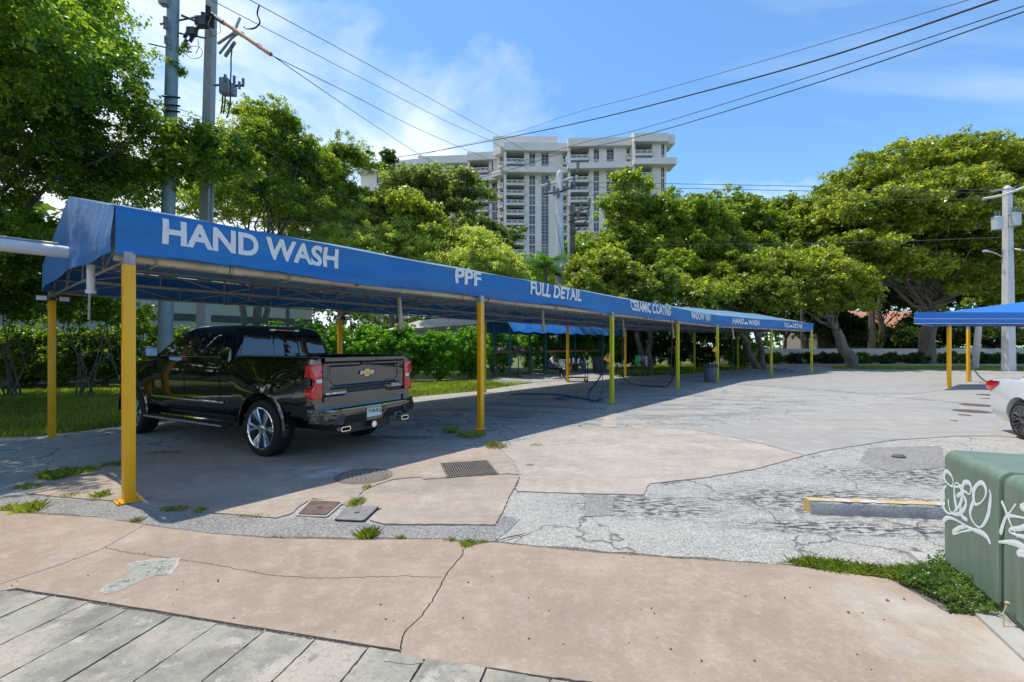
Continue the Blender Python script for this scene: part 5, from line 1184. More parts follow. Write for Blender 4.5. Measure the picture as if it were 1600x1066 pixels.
# low clipped hedge along the kerb
cl = ['clipped hedge length nearest the far canopy end', 'clipped hedge length left of the pale trunk', 'clipped hedge length in front of the pale trunk', 'clipped hedge length before the tiled house', 'clipped hedge length left of the giant trunk', 'clipped hedge length right of the giant trunk', 'clipped hedge length behind the right canopy posts', 'clipped hedge length behind the leaning post', 'clipped hedge length behind the transformer pole', 'clipped hedge length cut off by the right edge']
for i in range(10):
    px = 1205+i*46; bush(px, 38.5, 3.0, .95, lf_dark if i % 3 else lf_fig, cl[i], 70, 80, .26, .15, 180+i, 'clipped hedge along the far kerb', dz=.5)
for i, (px, D, h_, lb) in enumerate(((195, 15.5, 1.5, 'leafy twig spray hanging right of the first post'), (130, 14.8, 2.2, 'dark leaf spray beside the leftmost post'), (20, 15, 3.0, 'dark leaf spray at the left edge'))):
    bush(px, D, 2.2, h_*.5, lf_fig, lb, 40, 60, .28, .12, 200+i, z0=2.3, name='leaf_spray')
# thin trunks seen through the canopy
for i, (px, D, r_, lb) in enumerate(((382, 21.5, .16, 'twin grey trunk seen above the cab, left one'), (405, 21.8, .15, 'twin grey trunk seen above the cab, right one'), (450, 22.5, .09, 'thin crooked trunk right of the twin trunks'))):
    b_ = Vector(base(px, D)); o = empty('tree_trunk', b_, label=lb, cat='tree'); m_ = MB(); limb(m_, b_, b_+Vector((.2, 0, 7)), r_, r_*.7, rng, 8, 6, .03); m_.build('trunk', bark_l, o, smooth=True)
# palm
pm = empty('palm_tree', base(852, 30), label='small palm standing left of the tall concrete pole', cat='palm'); b_ = Vector(base(852, 30)); tp = at(852, 418, 30)
MB().tube([b_, b_.lerp(tp, .5)+Vector((.1, 0, 0)), tp], [.2, .15, .13], 10).build('trunk', bark, pm, smooth=True)
lf_palm = leafmat('palm fronds', (0.034, 0.102, 0.020), (0.065, 0.156, 0.033), (0.100, 0.190, 0.050), .3); rs = random.Random(4)
for k in range(22):
    a = 2*math.pi*k/22+rs.random()*.2; el = rs.uniform(-.1, 1.25); L_ = rs.uniform(1.9, 2.5); mb = MB(); pts = []
    for j in range(12):
        t = j/11; r_ = L_*t*math.cos(el*(1-t*.5)); zz_ = L_*(math.sin(el)*t-.55*t*t*(1.1-.3*el)); pts.append(tp+Vector((math.cos(a)*r_, math.sin(a)*r_, zz_)))
    for j in range(1, 12):
        for s_ in (-1, 1):
            for h_ in (0, .5):
                if j == 11 and h_: continue
                p = pts[j].lerp(pts[min(j+1, 11)], h_); d = (pts[j]-pts[j-1]).normalized(); sd_ = d.cross(Z3).normalized()*s_; l_ = .55*math.sin(math.pi*min(.95, .12+j/13)); tip = p+sd_*l_+d*l_*.5-Z3*l_*.35
                mb.add([p, p+d*.045, tip, p-d*.03], [(0, 1, 2), (0, 2, 3)])
    mb.tube(pts, [.022-.0015*j for j in range(12)], 4); mb.build('frond', lf_palm, pm)

# ------------------------------------------------------------ covers and drains
iron = mat('rusty cast iron', (.11, .085, .07), .7, metal=.3, var=[(6, (.17, .10, .065), .42, .62), (30, (.07, .06, .055), .5, .7)], bump=(50, .8, .004))
irong = mat('worn grey iron', (.22, .19, .165), .6, metal=.3, var=[(9, (.14, .12, .105), .45, .65)], bump=(60, .8, .003))
plast = mat('grey composite lid', (.20, .185, .18), .8, var=[(10, (.27, .24, .22), .45, .65)], bump=(70, .7, .003))
tread = mat('worn tread', (.34, .29, .24), .6, metal=.2)
c = g(568.5, 745.5); mh = empty('manhole_cover', (c.x, c.y, 0), label='round cast iron manhole cover half in the canopy shadow', cat='manhole cover')
MB().lathe([(.335, .0), (.34, .016), (.315, .017), (.312, .010), (.305, .010), (.30, .017), (.001, .017)], c=(c.x, c.y, 0), n=48).build('rim', irong, mh)
for k in range(-7, 8):
    y = k*.038; hw = math.sqrt(max(0, .275**2-y*y))
    for j in range(int(hw/.045)*2+1):
        x = -hw+.02+j*.045
        if x > hw-.01: break
    mb = MB(); n = max(1, int(hw*2/.05))
    for j in range(n): mb = MB(); mb.box((c.x-hw+(j+.5)*2*hw/n+(.01 if k % 2 else -.01), c.y+y, .020), (.030, .022, .006), None); mb.build('tread', tread, mh)
def quadobj(name, pts, z0, h_, m, par, bev=.0): return MB().prism([Vector((p.x, p.y, z0)) for p in pts], h_).build(name, m, par, bevel=bev)
G4 = gp((689, 726), (761, 721.5), (779, 743), (699, 748)); c = sum(G4, Vector())/4
dg_ = empty('drain_grate', (c.x, c.y, 0), label='rectangular slotted iron drain grate in the pale slab', cat='drain grate')
quadobj('pit', G4, .008, .006, blackr, dg_)
for a, b in zip(G4, G4[1:]+G4[:1]):
    MB().box((a+b)/2+Z3*.016, ((b-a).length, .014, .01), ((b-a).normalized(), Z3.cross((b-a).normalized()), Z3)).build('frame', irong, dg_)
for k in range(21):
    t = (k+.5)/21; a, b = G4[0].lerp(G4[1], t), G4[3].lerp(G4[2], t); ux = (b-a).normalized()
    MB().box((a+b)/2+Z3*.0165, ((b-a).length, .013, .009), (ux, Z3.cross(ux), Z3)).build('slat', irong, dg_)
def lid(label, P, m, ring_, mr):
    c = sum(P, Vector())/len(P); r_ = empty('meter_cover', (c.x, c.y, 0), label=label, cat='cover'); rp_ = [Vector((a, b, 0)) for a, b in roundpoly([(p.x, p.y) for p in P], .035)]
    quadobj('collar', [c+(p-c)*ring_ for p in rp_], .004, .012, mr, r_); quadobj('gap', [c+(p-c)*1.03 for p in rp_], .008, .0095, blackr, r_); quadobj('lid', [c+(p-c)*.985 for p in rp_], .008, .013, m, r_)
    MB().box(c+Z3*.022, (.05, .02, .004)).build('lift_slot', blackr, r_)
lid('rusty red square meter cover in a concrete collar', gp((466, 806), (487, 784.5), (533, 787), (509, 808)), mat('rusty red lid', (.135, .088, .074), .75, metal=.2, var=[(5, (.19, .115, .085), .45, .6), (12, (.09, .07, .06), .5, .65)], bump=(80, .8, .003)), 1.16, rim)
lid('smooth grey meter cover with rounded corner beside the rusty one', gp((523, 815), (545, 793), (592, 794), (568, 817)), plast, 1.05, blackr)
for i, (px, py, rx, lb) in enumerate(((1547, 618, 20, 'farthest dark round cover near the white car'), (1541, 623.5, 9, 'smallest dark cover near the white car'), (1527, 634, 25, 'dark round cover level with the white car lamp'), (1518, 643.5, 28, 'nearest dark round cover left of the white car'), (1507, 649.5, 10, 'small faint cover left of the nearest dark one'), (1491, 658.5, 6, 'tiny dark cover out in the pale slab'))):
    c = g(px, py); rr_ = rx/FP*c.y*.8; o = empty('manhole_cover', (c.x, c.y, 0), label=lb, cat='manhole cover', group='dark round covers by the white car')
    MB().lathe([(rr_*1.06, .010), (rr_*1.06, .014), (rr_, .015), (.001, .0155)], c=(c.x, c.y, 0), n=32).build('rim', irong, o); MB().lathe([(rr_*.95, .0150), (rr_*.94, .0175), (.001, .018)], c=(c.x, c.y, 0), n=32).build('lid', iron, o)

# ------------------------------------------------------------ parking stop
pa, pb = g(1268, 804), g(1470, 812); ux = (pb-pa).normalized(); vy = Vector((-ux.y, ux.x, 0)); Lp = 1.83
psr = empty('parking_stop', (pa.x, pa.y, 0), label='concrete wheel stop with peeling yellow paint on its top', cat='parking stop')
cst = mat('worn grey concrete stop', (.46, .45, .43), .9, var=[(5, (.34, .34, .34), .42, .62), (25, (.5, .48, .45), .55, .72)], bump=(40, 1, .01))
add_layer(cst, 'noise', 5, (.05, .055, .065), .60, .66, stretch=(.4, 1, 3), amount=.7)
yel = mat('peeling yellow paint', (.56, .40, .16), .7, var=[(6, (.58, .53, .45), .50, .56), (13, (.34, .33, .31), .57, .61)], bump=(30, 1, .004))
Q = lambda u, v, z_: pa+ux*u+vy*v+Z3*z_
mb = MB(); mb.ring([[Q(u, 0, .0), Q(u, .155, 0), Q(u, .135, .105), Q(u, .12, .12), Q(u, .035, .12), Q(u, .02, .105)] for u in (0, .02, .5, 1.0, 1.5, Lp)]); mb.build('block', cst, psr, bevel=.008)
mb = MB(); mb.prism(jag([Q(-.003, .03, .1215), Q(Lp, .03, .1215), Q(Lp, .125, .1215), Q(-.003, .125, .1215)], .05, .007), .003); mb.build('paint', yel, psr)
mb = MB(); mb.prism([Q(-.0, .008, .0), Q(-.0, .15, 0), Q(-.0, .13, .118), Q(-.0, .03, .118)], -ux*.004); mb.build('paint', mat('yellow end paint', (.52, .35, .13), .7, var=[(14, (.5, .36, .18), .5, .65)]), psr)

# ------------------------------------------------------------ green transformer cabinet with graffiti
C0 = g(1471, 889); C1 = g(1600, 1003); fu = (C1-C0).normalized(); fv = Vector((-fu.y, fu.x, 0)); fv = fv if fv.x > 0 else -fv
gm_ = mat('faded green cabinet paint', (.145, .205, .158), .55, var=[(1.3, (.17, .235, .185), .4, .7), (5, (.13, .18, .138), .45, .65, 6, (4, 4, .25))], bump=(120, .25, .002))
add_layer(gm_, 'noise', 24, (.21, .29, .24), .56, .72, stretch=(1, 1, .03), amount=.45)
cabn = empty('transformer_cabinet', (C0.x, C0.y, 0), label='faded green steel transformer cabinet with white graffiti tags', cat='electrical cabinet')
HT = .87; DEP = 1.25
def shell(u0, u1, name='housing'):
    mb = MB(); prof = [(0.0, .085), (.0, HT-.07)]
    for k in range(1, 8): a = R(180-90*k/7); prof.append((.065+.065*math.cos(a), HT-.065+.065*math.sin(a)))
    for k in range(0, 8): a = R(90-90*k/7); prof.append((DEP-.085+.085*math.cos(a), HT-.07+.085*math.sin(a)-.015))
    prof += [(DEP, .085)]
    rs_2 = []
    for u, ins in ((u0, .05), (u0+.012, .022), (u0+.035, .005), (u0+.06, 0), (u1-.02, 0), (u1-.006, .004), (u1, .012)):
        cxm, czm = DEP/2, HT/2
        rs_2.append([C0+fu*u+fv*(p+(ins if p < cxm else -ins))+Z3*(min(q, HT-.0)-(ins if q > czm else 0)) for p, q in prof])
    mb.ring(rs_2); return mb.build(name, gm_, cabn, smooth=True)
SE = .655
shell(0, SE); shell(SE+.006, 1.75)
MB().box(C0+fu*.88+fv*(DEP/2)+Z3*.06, (1.7, DEP-.04, .06), (fu, fv, Z3)).build('plinth', gm_, cabn)
MB().box(C0+fu*.88+fv*(DEP/2-.02)+Z3*.02, (2.1, DEP+.22, .04), (fu, fv, Z3)).build('pad', kerbm, cabn)
MB().box(C0+fu*.88+fv*.012+Z3*.098, (1.7, .01, .006), (fu, fv, Z3)).build('base_seam', blackr, cabn)
spray = mat('white spray paint', (.72, .77, .80), .6, var=[(30, (.52, .60, .60), .55, .7)])
def stroke(pts, w=.011, m=spray):
    """smooth sprayed line lying on the cabinet's face, slightly proud"""
    P = [onplane(1440+a/3.231, 680+b/3.231, C0-fv*.0015, fv) for a, b in pts]; out = []
    for i in range(len(P)-1):
        p0_, p1_, p2_, p3_ = P[max(i-1, 0)], P[i], P[i+1], P[min(i+2, len(P)-1)]
        for k in range(6):
            t = k/6; out.append(.5*((2*p1_)+(p2_-p0_)*t+(2*p0_-5*p1_+4*p2_-p3_)*t*t+(3*p1_-p0_-3*p2_+p3_)*t**3))
    out.append(P[-1]); mb = MB(); rings = []
    for i, p in enumerate(out):
        d = (out[min(i+1, len(out)-1)]-out[max(i-1, 0)]).normalized(); s_ = d.cross(fv).normalized(); ww = 1.3*w*(.75+.35*math.sin(i*.21+pts[0][0]))
        if i in (0, len(out)-1): ww *= .6
        rings.append([p-s_*ww, p-fv*.0012, p+s_*ww, p+fv*.001])
    mb.ring(rings); mb.build('graffiti_stroke', m, cabn)
stroke([(148, 262), (160, 240), (150, 205), (125, 182), (113, 205), (122, 235), (150, 258), (190, 262), (208, 255)])
stroke([(125, 255), (104, 290), (104, 345), (122, 385), (148, 398), (170, 380), (196, 345), (205, 300), (196, 265), (178, 240), (165, 262), (166, 305), (172, 350), (178, 385)])
stroke([(135, 325), (138, 360), (150, 392), (180, 400), (208, 382), (225, 345), (215, 310), (200, 330), (196, 370), (205, 410), (232, 430)])
stroke([(178, 310), (215, 285), (240, 300), (250, 270), (240, 242), (215, 240), (208, 270), (215, 320), (225, 345)])
stroke([(250, 285), (268, 262), (300, 240), (322, 265), (322, 305), (300, 340), (272, 350), (262, 320), (265, 280), (285, 248)])
stroke([(265, 330), (245, 385), (255, 430), (285, 465), (310, 455), (335, 405), (345, 345), (348, 300), (340, 275)])
stroke([(108, 438), (128, 418), (165, 425), (210, 450), (255, 475), (300, 492), (330, 515), (347, 552)], .012)
stroke([(250, 478), (225, 462), (190, 470), (160, 488), (165, 500), (200, 490), (252, 478)], .011)
stroke([(403, 332), (422, 375), (450, 450), (485, 520)], .008); stroke([(475, 348), (450, 385), (420, 425), (397, 500)], .011)
stroke([(430, 405), (480, 412), (540, 425)], .012); stroke([(560, 445), (500, 470), (450, 475), (445, 490), (480, 505), (540, 520)], .011)
stroke([(388, 540), (430, 540), (480, 548), (530, 575), (570, 590)], .014); stroke([(570, 340), (520, 350), (505, 365), (560, 380)], .013); stroke([(560, 600), (500, 590), (490, 605), (560, 615)], .012)
knob = C0+fu*.80+Z3*.19
fg = empty('mushroom', (0, 0, 0), label='thin pale stalk with a yellow cap at the foot of the green cabinet', cat='mushroom')
k0 = onplane(1568, 965, C0-fv*.06, fv); k1 = onplane(1574, 942, C0-fv*.03, fv); k0.z = .02
MB().tube([k0, k0.lerp(k1, .6)+fv*-.01, k1], [.004, .003, .003], 6).build('stalk', mat('pale stalk', (.45, .40, .25), .8), fg); MB().lathe([(.001, -.004), (.011, -.003), (.012, .002), (.007, .006), (.001, .008)], c=k1, n=12).build('cap', mat('dull ochre cap', (.50, .36, .14), .8), fg, smooth=True)

# ------------------------------------------------------------ grass and weeds
gr = leafmat('grass blades', (.06, .095, .014), (.14, .19, .028), (.30, .33, .065), .45)
dry = leafmat('dry grass blades', (.10, .10, .03), (.17, .16, .05), (.30, .25, .10), .3)
def blades(name, P, h_, w, m, rs, lean=.5):
    n = len(P); a = rs.random(n)*6.283; l = rs.random(n)*lean*h_*2; hh = h_*(.5+.9*rs.random(n)); u = np.stack([np.cos(a), np.sin(a), 0*a], 1); s_ = np.stack([-np.sin(a), np.cos(a), 0*a], 1); ww = (w*(.7+.6*rs.random(n)))[:, None]
    v = np.empty((n, 4, 3)); v[:, 0] = P-s_*ww; v[:, 1] = P+s_*ww; mid = P+u*(l*.35)[:, None]; mid[:, 2] += hh*.6; v[:, 2] = mid+s_*ww*.7; tip = P+u*l[:, None]; tip[:, 2] += hh; v[:, 3] = tip
    if n > 20000: v = v[:, (0, 1, 3)]
    return facemesh(name, v, m)
def inpoly(X, Y, P):
    r_ = np.zeros(len(X), bool); n = len(P); j = n-1
    for i in range(n):
        xi, yi, xj, yj = P[i].x, P[i].y, P[j].x, P[j].y
        r_ ^= ((yi > Y) != (yj > Y)) & (X < (xj-xi)*(Y-yi)/(yj-yi+1e-9)+xi); j = i
    return r_
def lawn(name, poly, n, h_, w, label, seed, m=gr, z0=-.045):
    rs = np.random.default_rng(seed); xs, ys_ = [p.x for p in poly], [p.y for p in poly]; X = rs.uniform(min(xs), max(xs), n); Y = rs.uniform(min(ys_), max(ys_), n); k = inpoly(X, Y, poly); P = np.stack([X[k], Y[k], np.full(k.sum(), z0)], 1)
    o = link(name, blades(name, P, h_, w, m, rs), None, Vector()); tag(o, label, 'grass', kind='stuff'); return o
lawn('lawn_grass', gp((-330, 700), (0, 682), (81, 678), (190, 664), (420, 638), (640, 619), (740, 610), (835, 596.5), (757, 594), (600, 597), (300, 600), (0, 605), (-300, 620)), 230000, .085, .013, 'mown lawn between the parking lot and the hedge', 1)
lawn('lawn_grass', gp((960, 588), (1085, 582), (1150, 576.5), (1185, 572), (1100, 569), (1000, 571), (960, 578)), 90000, .13, .04, 'strip of lawn behind the far canopy posts', 2)
lawn('verge_grass', gp((1300, 576.5), (1640, 580), (1640, 574), (1300, 572.5)), 30000, .10, .02, 'thin grass verge along the far kerb', 3, z0=0)
def tuft(px, py, rx, ry, n, h_, w=.003, m=gr, seed=1, label='', leafy=0, name='weed_tuft', z0=.0):
    c = g(px, py); rs = np.random.default_rng(seed); sx, sy = rx/FP*c.y, ry*c.y*c.y/(EYE*FP); ang = rs.random(n)*6.283; q = rs.random(n)**.6
    P = np.stack([c.x+np.cos(ang)*q*sx, c.y+np.sin(ang)*q*sy, np.full(n, z0)], 1); me = blades(name, P-np.array([c.x, c.y, 0]), h_*.78, w, m, rs, .75)
    o = link(name, me, None, c); tag(o, label, 'weed', 'weeds in the joints of the paving'); return o
for i, (px, py, rx, ry, n, h_, m, lb) in enumerate((
    (20, 796, 18, 4, 160, .06, gr, 'small weed tuft at the left edge of the sidewalk'), (46, 799, 16, 6, 330, .09, gr, 'bushy weed tuft on the sidewalk edge at the far left'), (15, 797, 10, 3, 60, .04, dry, 'dry weed beside the bushy tuft at the far left'),
    (95, 744, 26, 7, 700, .09, gr, 'broad weed patch on the slab edge left of the near post'), (130, 738, 20, 5, 360, .07, gr, 'weed patch just left of the near post, in the slab joint'), (45, 762, 20, 4, 200, .05, gr, 'low weeds at the slab corner on the left'), (185, 727, 26, 4, 350, .05, gr, 'weeds in the joint behind the near yellow post'), (250, 709, 35, 3, 250, .04, gr, 'thin weeds running along the joint toward the pickup'),
    (158, 777, 9, 4, 160, .07, gr, 'small round tuft below the slab left of the near post'), (110, 776, 14, 3, 120, .04, gr, 'sparse weeds on the slab left of the near post'), (275, 797, 24, 4, 260, .045, gr, 'dark weeds in the shade right of the near post base'), (313, 799, 12, 3, 140, .045, gr, 'weeds at the shadow corner right of the near post'), (395, 808, 30, 2, 110, .03, dry, 'dry weeds on the slab edge left of the rusty cover'),
    (213, 816, 8, 3, 90, .05, dry, 'dry tuft in the asphalt strip beneath the near post'), (556, 789, 12, 6, 260, .06, gr, 'weeds between the two meter covers'), (573, 763, 6, 3, 70, .05, gr, 'little weed below the manhole cover'), (572, 841, 13, 5, 260, .08, gr, 'yellowish tuft on the sidewalk edge under the grey cover'), (583, 838, 8, 4, 80, .08, dry, 'straw coloured tuft beside the yellowish one'), (627, 845, 7, 3, 90, .05, gr, 'little tuft right of the yellowish tuft'),
    (730, 855, 11, 4, 200, .06, gr, 'green tuft at the top of the long sidewalk crack'), (704, 849, 7, 3, 70, .05, dry, 'dry tuft left of the long sidewalk crack'), (755, 850, 6, 2, 60, .04, dry, 'dry tuft right of the long sidewalk crack'), (705, 674, 12, 4, 250, .08, gr, 'weeds left of the second yellow post'), (738, 681, 24, 4, 450, .08, gr, 'weeds around the base of the second yellow post'), (776, 699, 18, 4, 170, .08, dry, 'dry grass at the corner of the big slab'), (768, 696, 10, 3, 120, .07, gr, 'green weeds below the second yellow post'),
    (838, 697, 10, 2, 60, .04, dry, 'sparse dry weeds along the upper slab edge'), (430, 843, 16, 2, 90, .03, dry, 'dry weeds on the sidewalk edge left of the tuft'), (1055, 875, 18, 2, 120, .025, dry, 'dry weeds on the sidewalk edge before the asphalt'))):
    tuft(px, py, rx, ry, n, h_, .0019 if py > 700 else .004, m, 300+i, lb)
# the green strip by the cabinet: blades, then a leafy creeper
rs = np.random.default_rng(77)
ps_ = gp((1228, 882), (1260, 878), (1380, 893), (1470, 890), (1475, 915), (1420, 915), (1380, 905), (1290, 898))
X = rs.uniform(1.5, 3.4, 26000); Y = rs.uniform(2.9, 3.7, 26000); k = inpoly(X, Y, ps_); P = np.stack([X[k], Y[k], np.full(k.sum(), .01)], 1)
o = link('grass_strip', blades('grass_strip', P, .045, .0026, gr, rs, .8), None, Vector()); tag(o, 'strip of grass growing on the sidewalk edge toward the green cabinet', 'grass', kind='stuff')
creep = gp((1432, 905), (1455, 888), (1474, 886), (1500, 905), (1530, 930), (1562, 962), (1556, 974), (1520, 968), (1485, 964), (1470, 945), (1425, 925), (1400, 912))
X = rs.uniform(2.3, 3.4, 34000); Y = rs.uniform(2.4, 3.6, 34000); k = inpoly(X, Y, creep); n = k.sum()
P = np.stack([X[k], Y[k], .02+(.03+.10*np.abs(np.sin(X[k]*23)*np.cos(Y[k]*19)))*rs.random(n)**.8], 1); N = rs.normal(size=(n, 3))*.5+np.array([0, 0, 1.0]); crm = leafmat('creeper leaves', (.04, .085, .012), (.09, .17, .02), (.18, .27, .04), .35)
o = link('creeper', leaves_mesh('creeper', P, N, .020*(.6+.9*rs.random(n)), .012*(.7+.6*rs.random(n)), crm, rs), None, Vector()); tag(o, 'leafy green creeper spilling from under the green cabinet', 'ground cover', kind='stuff')
mb = MB(); rr2 = random.Random(8)
for k in range(70):
    q = creep[rr2.randrange(len(creep))].lerp(g(1490, 935), rr2.random()); a = rr2.random()*6.28; mb.tube([q+Z3*.02, q+Vector((math.cos(a)*.05, math.sin(a)*.05, .06)), q+Vector((math.cos(a)*.11, math.sin(a)*.11, .05))], .0018, 4)
o = mb.build('creeper_stems', bark); tag(o, 'thin brown stems tangled in the creeper by the cabinet', 'ground cover', kind='stuff')
# litter, pebbles, twig
mb = MB(); rr2 = random.Random(11)
for k in range(90):
    px, py = rr2.uniform(0, 1600), rr2.uniform(860, 1060)
    if px < 900 and py > 930+px*.13: continue
    if px > 1430: continue
    c = g(px, py); s_ = rr2.uniform(.002, .006); a = rr2.random()*3; mb.box(c+Z3*(.022+s_*.3), (s_*rr2.uniform(1.4, 2.6), s_*1.3, s_*.7), (Vector((math.cos(a), math.sin(a), 0)), Vector((-math.sin(a), math.cos(a), 0)), Z3))
o = mb.build('ground_litter', mulch); tag(o, 'tiny bits of dark litter scattered on the tan sidewalk', 'litter', kind='stuff')
mb = MB()
for k in range(420):
    t = rr2.random(); kk = -12+t*17; c = Bp(kk)+Vector((0, rr2.uniform(-.004, .016), .012)); s_ = rr2.uniform(.002, .006); mb.box(c, (s_, s_*1.2, s_), (Vector((.8, .6, 0)), Vector((-.6, .8, 0)), Z3))
o = mb.build('joint_grit', mat('pale grit', (.42, .40, .37), .9, var=[(40, (.2, .19, .18), .5, .6)])); tag(o, 'grit in the joint between the sidewalk and the grey planks', 'grit', kind='stuff')
o = MB().tube([g(774, 848)+Z3*.012, g(795, 843)+Z3*.02, g(812, 838)+Z3*.012, g(823, 836)+Z3*.02], [.003, .006, .005, .002], 6).build('twig', bark); tag(o, 'dark fallen twig lying on the asphalt at the end of the strip', 'twig')
stonem = mat('grey stone', (.13, .12, .11), .9, var=[(20, (.2, .19, .17), .5, .6)], bump=(20, 1, .02))
c = g(1404, 715); o = MB().lathe([(.001, .0), (.07, .005), (.085, .02), (.06, .045), (.02, .052), (.001, .052)], c=c, n=9).build('rock', stonem, smooth=True); o.scale = (1.2, .8, 1); tag(o, 'small dark stone lying on the asphalt beyond the wheel stop', 'rock')
for (px, py, s_, lb) in ((1387, 945, .014, 'reddish dry leaf on the sidewalk before the creeper'), (1326, 964, .010, 'dark dry leaf on the sidewalk left of the reddish one'), (1413, 943, .009, 'small curled leaf nearest the creeper')):
    c = g(px, py); o = MB().add([c+Vector((-s_, 0, .024)), c+Vector((0, -s_*.6, .027)), c+Vector((s_, .002, .025)), c+Vector((0, s_*.6, .034))], [(0, 1, 2), (0, 2, 3)]).build('dry_leaf', mat('dry leaf', (.30, .10, .05), .8) if s_ > .012 else stonem); tag(o, lb, 'leaf')
for (px, py) in ((457, 736),):
    c = g(px, py); o = MB().prism(jag([c+Vector((.09*math.cos(a), .04*math.sin(a), .012)) for a in np.linspace(0, 5.9, 11)], .03, .01), .003).build('pothole', asphalt_dark); tag(o, 'small dark worn hole in the shaded slab behind the pickup wheel', 'pothole')
c = g(828, 728); o = MB().prism(jag([c+Vector((.06*math.cos(a), .03*math.sin(a), .012)) for a in np.linspace(0, 5.9, 9)], .03, .01), .003).build('pothole', stonem); tag(o, 'tiny dark broken spot in the sunny slab right of the grate', 'pothole')

# ------------------------------------------------------------ shelter on pallet racking
tealr = mat('teal rack paint', (.015, .13, .13), .5, var=[(2, (.01, .09, .10), .4, .6)]); redr = mat('faded red beam', (.26, .07, .05), .6, var=[(3, (.34, .16, .13), .45, .65)])
shl = empty('rack_shelter', tuple(Vector((-.1, 23.5, 0))), label='blue tarpaulin shelter standing on teal pallet rack frames', cat='shelter')
RA = Vector((-.1, 23.5, 0)); rd = Vector((.63, .777, 0)).normalized(); rn = Vector((-.777, .63, 0)).normalized()
for i in range(4):
    f0 = RA+rd*(3.15*i); f1 = f0+rn*1.1; pr = []
    for q in (f0, f1): MB().box(q+Z3*1.3, (.09, .08, 2.6), (rd, rn, Z3)).build('upright', tealr, shl)
    for a, b in ((.25, .9), (.9, 1.6), (2.4, 1.6)): MB().tube([f0+Z3*a, f1+Z3*b] if int(a*10) % 2 else [f1+Z3*a, f0+Z3*b], .022, 5).build('brace', tealr, shl)
    if i < 3:
        for off in (0, 1.1):
            if i == 0 and off == 0: continue
            MB().box((f0+f0+rd*3.15)/2+rn*off+Z3*1.30, (3.1, .05, .11), (rd, rn, Z3)).build('beam', redr, shl)
bt = mat('crumpled blue tarpaulin', (.012, .14, .44), .35, var=[(3, (.03, .20, .52), .5, .7)], bump=(3, 1, .1))
rows = []
for i in range(30):
    u = -.7+i*.42; rows.append([tuple(RA+rd*u+rn*(-.8+2.9*k/8)+Z3*(2.62+.10*math.sin(i*1.9+k)*.5+.28*math.sin(math.pi*k/8)-(.32 if k in (0, 8) else 0))) for k in range(9)])
MB().ring(rows, close=False, caps=False).build('tarpaulin', bt, shl, smooth=True)
bulbs = empty('string_lights', tuple(at(888, 511, 21)), label='row of small white bulbs under the rear canopy edge', cat='light')
for k in range(9):
    c = cpos(12.6+k*.62)+cn(13)*5.15+Z3*2.42; MB().lathe([(.001, -.03), (.03, -.01), (.028, .02), (.012, .05)], c=c, n=8).build('bulb', whitem, bulbs)

# pedestal fan
fc = g(810, 589.5); fan = empty('pedestal_fan', (fc.x, fc.y, 0), label='black caged pedestal fan standing in the shelter', cat='fan')
MB().lathe([(.001, 0), (.28, 0), (.28, .03), (.04, .06), (.001, .06)], c=fc, n=20).build('base', satin, fan); MB().tube([fc+Z3*.04, fc+Z3*.95], .03, 8).build('pole', satin, fan)
hc = fc+Z3*1.36; ax = Vector((-.15, -1, 0)).normalized(); sx_ = Z3.cross(ax).normalized(); mb = MB()
for dd in (-.09, .07):
    for r_ in (.40, .28, .16):
        mb.tube([hc+ax*(dd*(1 if r_ < .4 else .2))+sx_*r_*math.cos(a)+Z3*r_*math.sin(a) for a in np.linspace(0, 2*math.pi, 29)], .010, 4, cap=False)
    for k in range(24):
        a = 2*math.pi*k/24; e = sx_*math.cos(a)+Z3*math.sin(a); mb.tube([hc+ax*dd+e*.07, hc+ax*dd+e*.28, hc+ax*dd*.2+e*.40], .006, 4)
mb.build('cage', satin, fan)
MB().tube([hc-ax*.2, hc+ax*.05], .08, 12).build('motor', satin, fan)
for k in range(3):
    a = 2*math.pi*k/3; e = sx_*math.cos(a)+Z3*math.sin(a); f_ = sx_*math.cos(a+.9)+Z3*math.sin(a+.9); MB().prism([hc+e*.05, hc+e*.33, hc+(e+f_).normalized()*.34+ax*.03, hc+f_*.12+ax*.03], ax*.008).build('blade', galv, fan)
# chairs
def folding_chair(c, face, m, label, seatm, arms=True):
    f = Vector(face).normalized(); s_ = Z3.cross(f); r_ = empty('folding_chair', (c.x, c.y, 0), label=label, cat='chair', group='chairs in the shelter'); c = Vector((c.x, c.y, 0))
    MB().box(c+Z3*.44, (.48, .50, .03), (f, s_, Z3)).build('seat', seatm, r_); MB().prism([c-f*.22-s_*.24+Z3*.48, c-f*.22+s_*.24+Z3*.48, c-f*.34+s_*.24+Z3*.92, c-f*.34-s_*.24+Z3*.92], f*.02).build('backrest', seatm, r_)
    for k in (-1, 1):
        MB().tube([c+f*.24+s_*.25*k, c-f*.20+s_*.25*k+Z3*.46, c-f*.34+s_*.25*k+Z3*.94], .013, 6).build('leg', m, r_); MB().tube([c-f*.28+s_*.25*k, c+f*.22+s_*.25*k+Z3*.46, c+f*.22+s_*.25*k+Z3*.64], .013, 6).build('leg', m, r_)
        if arms: MB().box(c+s_*.27*k+Z3*.65, (.42, .05, .025), (f, s_, Z3)).build('armrest', m, r_)
    return r_
folding_chair(g(840, 592), (1, -.5, 0), satin, 'olive folding chair left of the seated person', mat('olive cloth', (.09, .12, .03), .8))
pc = g(866, 592); folding_chair(pc, (1, -.25, 0), satin, 'black folding chair under the seated person', satin)
folding_chair(g(884, 590), (.2, -1, 0), galv, 'empty pale framed chair right of the seated person', mat('pale mesh', (.45, .45, .42), .8), False)
